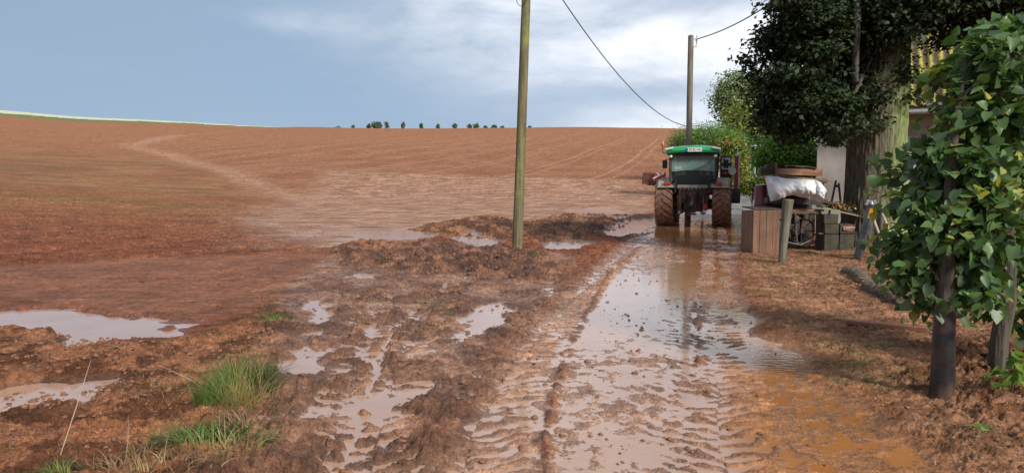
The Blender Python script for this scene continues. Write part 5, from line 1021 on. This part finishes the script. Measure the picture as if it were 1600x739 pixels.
def tuft(px, py, rx, ry, n, h, mat, label, seed, wd=.0035, lean=.5, bias=(0, 0), name='grass_tuft', cat='grass tuft', z=.04):
    g = np.random.default_rng(seed); c0 = G(px, py, z); r = g.random(n) ** .6; a = g.random(n) * 2 * np.pi; X_1 = c0[0] + r * rx * np.cos(a); Y_1 = c0[1] + r * ry * np.sin(a)
    hh = land(X_1[None, :], Y_1[None, :])[0][0]; Z_ = T(X_1, Y_1) + hh - .01; zc = gz(*c0)
    le = np.stack([r * np.cos(a), r * np.sin(a)], -1) * lean * .8 + g.normal(0, lean * .5, (n, 2)) + np.array(bias); H_ = h * g.uniform(.35, 1.1, n) * (1 - .35 * r)
    V, f_, rn = blades(np.stack([X_1, Y_1, Z_], -1), H_, le, wd * g.uniform(.6, 1.5, n), seed)
    o = arr_mesh(name, V - np.array([c0[0], c0[1], zc]), f_, mat, attrs={'rnd': ('FLOAT', rn)}, loc=(c0[0], c0[1], zc)); return tag(o, label, cat, 'grass tufts in the mud')
tuft(368, 620, .24, .46, 1200, .42, M_grass, 'largest green grass clump, upright, in the mud left of the tracks', 61, lean=.75, wd=.003, name='grass_clump', cat='grass clump')
tuft(395, 612, .22, .40, 200, .50, M_straw, 'tall straw coloured seed stalks rising from the largest grass clump', 62, wd=.0022, lean=.55, name='grass_stalks', cat='grass stalks')
tuft(432, 500, .20, .22, 260, .16, M_grass, 'small flattened green tuft beyond the largest grass clump', 63, lean=1.2)
tuft(840, 405, .08, .12, 90, .16, M_grass, 'tiny bright green tuft at the foot of the near pole', 64, lean=.5)
tuft(330, 700, .34, .22, 520, .22, M_grass, 'matted olive tuft in front of the largest grass clump', 65, lean=1.3)
tuft(95, 748, .10, .06, 200, .14, M_grass, 'green tuft cut by the lower left edge of the photo', 66, lean=.9)
tuft(225, 742, .45, .14, 240, .18, M_straw, 'dry brown tuft at the lower left edge', 67, lean=1.0)
tuft(385, 670, .22, .2, 240, .14, M_straw, 'flattened dead grass right below the largest grass clump', 68, lean=1.5)
tuft(1255, 455, .55, .8, 160, .05, M_grass, 'sparse olive grass flattened on the right bank', 69, lean=1.5)
tuft(650, 470, .55, .9, 500, .07, M_straw, 'brown flattened grass mat between the two lane edges, below the near pole', 70, lean=1.8)
def stalk(a, b_, y0, y1, r_, label):
    g0_ = G(*a, .05); p = np.array([*g0_, gz(*g0_)]); q = at(*b_, g0_[1] + y1); mid = (p + q) / 2 + np.array((.01, 0, .02)); v = Vector(q - p)
    tag(MB().tube([(0, 0, 0), Vector(mid - p), v], [r_, r_ * .8, r_ * .3], 5).build('dry_stalk', M_pale, loc=p), label, 'stalk', 'dry stalks in the mud')
stalk((95, 722), (142, 562), 0, .0, .0038, 'long pale dry stalk standing slanted at the far left')
stalk((196, 725), (200, 650), 0, 0, .002, 'short thin upright dry stalk near the lower left edge')
stalk((335, 618), (248, 570), 0, .1, .003, 'pale dry stalk leaning left out of the largest grass clump')
# low sapling and fallen twig at the right edge
gs = G(1580, 612, .1); sz = gz(*gs); sp_ = thing('low_sapling', (*gs, sz), 'low light green sapling at the foot of the right edge tree', 'plant'); C_, O_ = blob_pts([(gs[0], gs[1], sz + .16, .16, .12, .13, 40)], 4, 95, clump=.04)
leaf_mesh('leaves', C_, O_, .085, 'heart', leafmat('sapling_leaves', (.11, .22, .03), (.26, .40, .08), trans=.4), sp_, seed=15, loc=sp_.location); MB().tube([(0, 0, -.02), (.02, 0, .25)], [.008, .004], 6).build('stem', M_bark, sp_)
gs = G(1530, 660, .12); sz = gz(*gs); sp_ = thing('fallen_twig', (*gs, sz + .01), 'fallen twig with a few pale green leaves on the mud by the right tree', 'twig'); C_ = np.array([(gs[0] + dx, gs[1] + dy_, sz + .03) for dx, dy_ in ((0, 0), (.05, .02), (-.05, .01), (.09, -.02), (.02, -.03))]); leaf_mesh('leaves', C_, rng.normal(0, 1, (5, 3)) * np.array([1, 1, .1]), .06, 'heart', MATS.get('x') or bpy.data.materials['sapling_leaves'], sp_, seed=16, loc=sp_.location, up=2)
MB().tube([(-.10, 0, .01), (0, .01, .02), (.12, -.02, .01)], [.004, .003, .002], 5).build('twig', M_bark, sp_)
# lumps
def lumps(name, areas, mat, label, cat, seed, flat=.65):
    g = np.random.default_rng(seed); bm_v = np.array([(1, 0, 0), (-1, 0, 0), (0, 1, 0), (0, -1, 0), (0, 0, 1), (0, 0, -1)], float)
    v0 = [tuple(v) for v in bm_v]; f0 = [(4, 0, 2), (4, 2, 1), (4, 1, 3), (4, 3, 0), (5, 2, 0), (5, 1, 2), (5, 3, 1), (5, 0, 3)]
    vv = list(v0); ff = []; mids = {}
    def mp_(a, b): 
        k = (min(a, b), max(a, b))
        if k not in mids: p = Vector(vv[a]) + Vector(vv[b]); vv.append(tuple(p.normalized())); mids[k] = len(vv) - 1
        return mids[k]
    for a, b, c in f0: x, y, z = mp_(a, b), mp_(b, c), mp_(c, a); ff += [(a, x, z), (x, b, y), (z, y, c), (x, y, z)]
    B = np.array(vv); Fq = np.array(ff); VS = []; FS = []; off = 0
    for poly, n, s0, s1 in areas:
        P = np.array([G(*p) for p in poly]); lo, hi = P.min(0), P.max(0); pts = g.random((n * 6, 2)) * (hi - lo) + lo; sdv = poly_sd(pts[:, 0], pts[:, 1], poly); pts = pts[(sdv > 0) & (fbm(pts[:, 0] * 1.6, pts[:, 1] * 1.6, 3, 77) > -.15)][:n]
        if not len(pts): continue
        hh = land(pts[None, :, 0], pts[None, :, 1])[0][0]; zz = T(pts[:, 0], pts[:, 1]) + np.maximum(hh, WL); n_ = len(pts); s = s0 + (s1 - s0) * g.random(n_) ** 3
        sc = s[:, None, None] * g.uniform(.65, 1.35, (n_, 1, 3)) * np.array([1, 1, flat]); V = B[None] * sc * (1 + g.uniform(-.42, .42, (n_, len(B), 1))); V = V + np.stack([pts[:, 0], pts[:, 1], zz + s * .18], -1)[:, None, :]
        VS.append(V.reshape(-1, 3)); FS.append((Fq[None] + (np.arange(n_) * len(B))[:, None, None]).reshape(-1, 3) + off); off += n_ * len(B)
    o = arr_mesh(name, np.concatenate(VS), np.concatenate(FS), mat, smooth=True); o['kind'] = 'stuff'; o['label'] = label; o['category'] = cat; return o
M_clod = pm('clod_earth', (.30, .13, .066), (.15, .062, .034), scale=14, rough=.62, bump=.8)
lane_p = [(700, 700), (826, 510), (890, 445), (960, 388), (1030, 345), (1150, 345), (1145, 430), (1190, 500), (1260, 600), (1340, 735), (700, 735)]
lumps('mud_clods', [(lane_p, 1900, .004, .024), ([(460, 480), (560, 400), (850, 400), (820, 500), (650, 735), (430, 735)], 1300, .005, .026), ([(0, 515), (300, 535), (430, 500), (440, 735), (0, 735)], 1800, .006, .028),
      ([(510, 390), (850, 400), (850, 440), (560, 425)], 900, .010, .045), ([(640, 360), (900, 332), (990, 336), (980, 356), (850, 378), (740, 372)], 900, .012, .055), ([(0, 400), (520, 395), (500, 330), (0, 330)], 1800, .008, .035)], M_clod, 'brown lumps of mud scattered over lane and verge', 'mud clods', 81)
lumps('gravel', [([(1160, 400), (1430, 395), (1640, 500), (1640, 735), (1440, 690), (1300, 600), (1200, 500)], 2600, .004, .016)], pm('bank_stones', (.40, .24, .17), (.20, .10, .06), scale=12, rough=.7, bump=.5), 'small stones and crumbs of earth on the right bank', 'gravel', 82)
# straw bits and dead stems pressed into the mud
def litter(name, areas, mat, label, seed, h, wd):
    g = np.random.default_rng(seed); A = []
    for poly, n in areas:
        P = np.array([G(*p) for p in poly]); lo, hi = P.min(0), P.max(0); pts = g.random((n * 4, 2)) * (hi - lo) + lo; pts = pts[(poly_sd(pts[:, 0], pts[:, 1], poly) > 0) & (fbm(pts[:, 0] * 1.3, pts[:, 1] * 1.3, 3, 78) > -.05)][:n]; A.append(pts)
    p = np.concatenate(A); hh = land(p[None, :, 0], p[None, :, 1])[0][0]; n = len(p); V, f_, rn = blades(np.stack([p[:, 0], p[:, 1], T(p[:, 0], p[:, 1]) + hh], -1), h * g.uniform(.3, 1.2, n), g.normal(0, 1.5, (n, 2)), wd * g.uniform(.6, 1.4, n), seed)
    o = arr_mesh(name, V, f_, mat, attrs={'rnd': ('FLOAT', rn)}); o['kind'] = 'stuff'; o['label'] = label; o['category'] = 'plant litter'
C2_, O2_ = blob_pts([((a[0] + b[0]) / 2, (a[1] + b[1]) / 2, (za + zb_) / 2, .75, .35, .03, 170) for a, b, za, zb_ in [(G(1322, 425, .05), G(1405, 478, .05), gz(*G(1322, 425, .05)) + .02, gz(*G(1405, 478, .05)) + .02)]], 3, 97, clump=.08)
ll = leaf_mesh('fallen_leaves', C2_, O2_, .06, 'simple', bpy.data.materials['litter'], seed=19, up=2); ll['kind'] = 'stuff'; ll['label'] = 'fallen brown leaves around the fibre roll'; ll['category'] = 'leaves'
litter('straw_litter', [([(0, 600), (300, 590), (440, 560), (470, 735), (0, 735)], 1500), ([(560, 430), (840, 405), (860, 440), (720, 470), (700, 520), (600, 540)], 900), ([(1380, 600), (1500, 560), (1600, 560), (1600, 735), (1450, 735)], 500), ([(1200, 430), (1440, 420), (1440, 560), (1260, 540)], 500)], M_straw, 'short dead stems and straw pressed into the mud', 83, .05, .0022)
print('objects', len(bpy.data.objects))
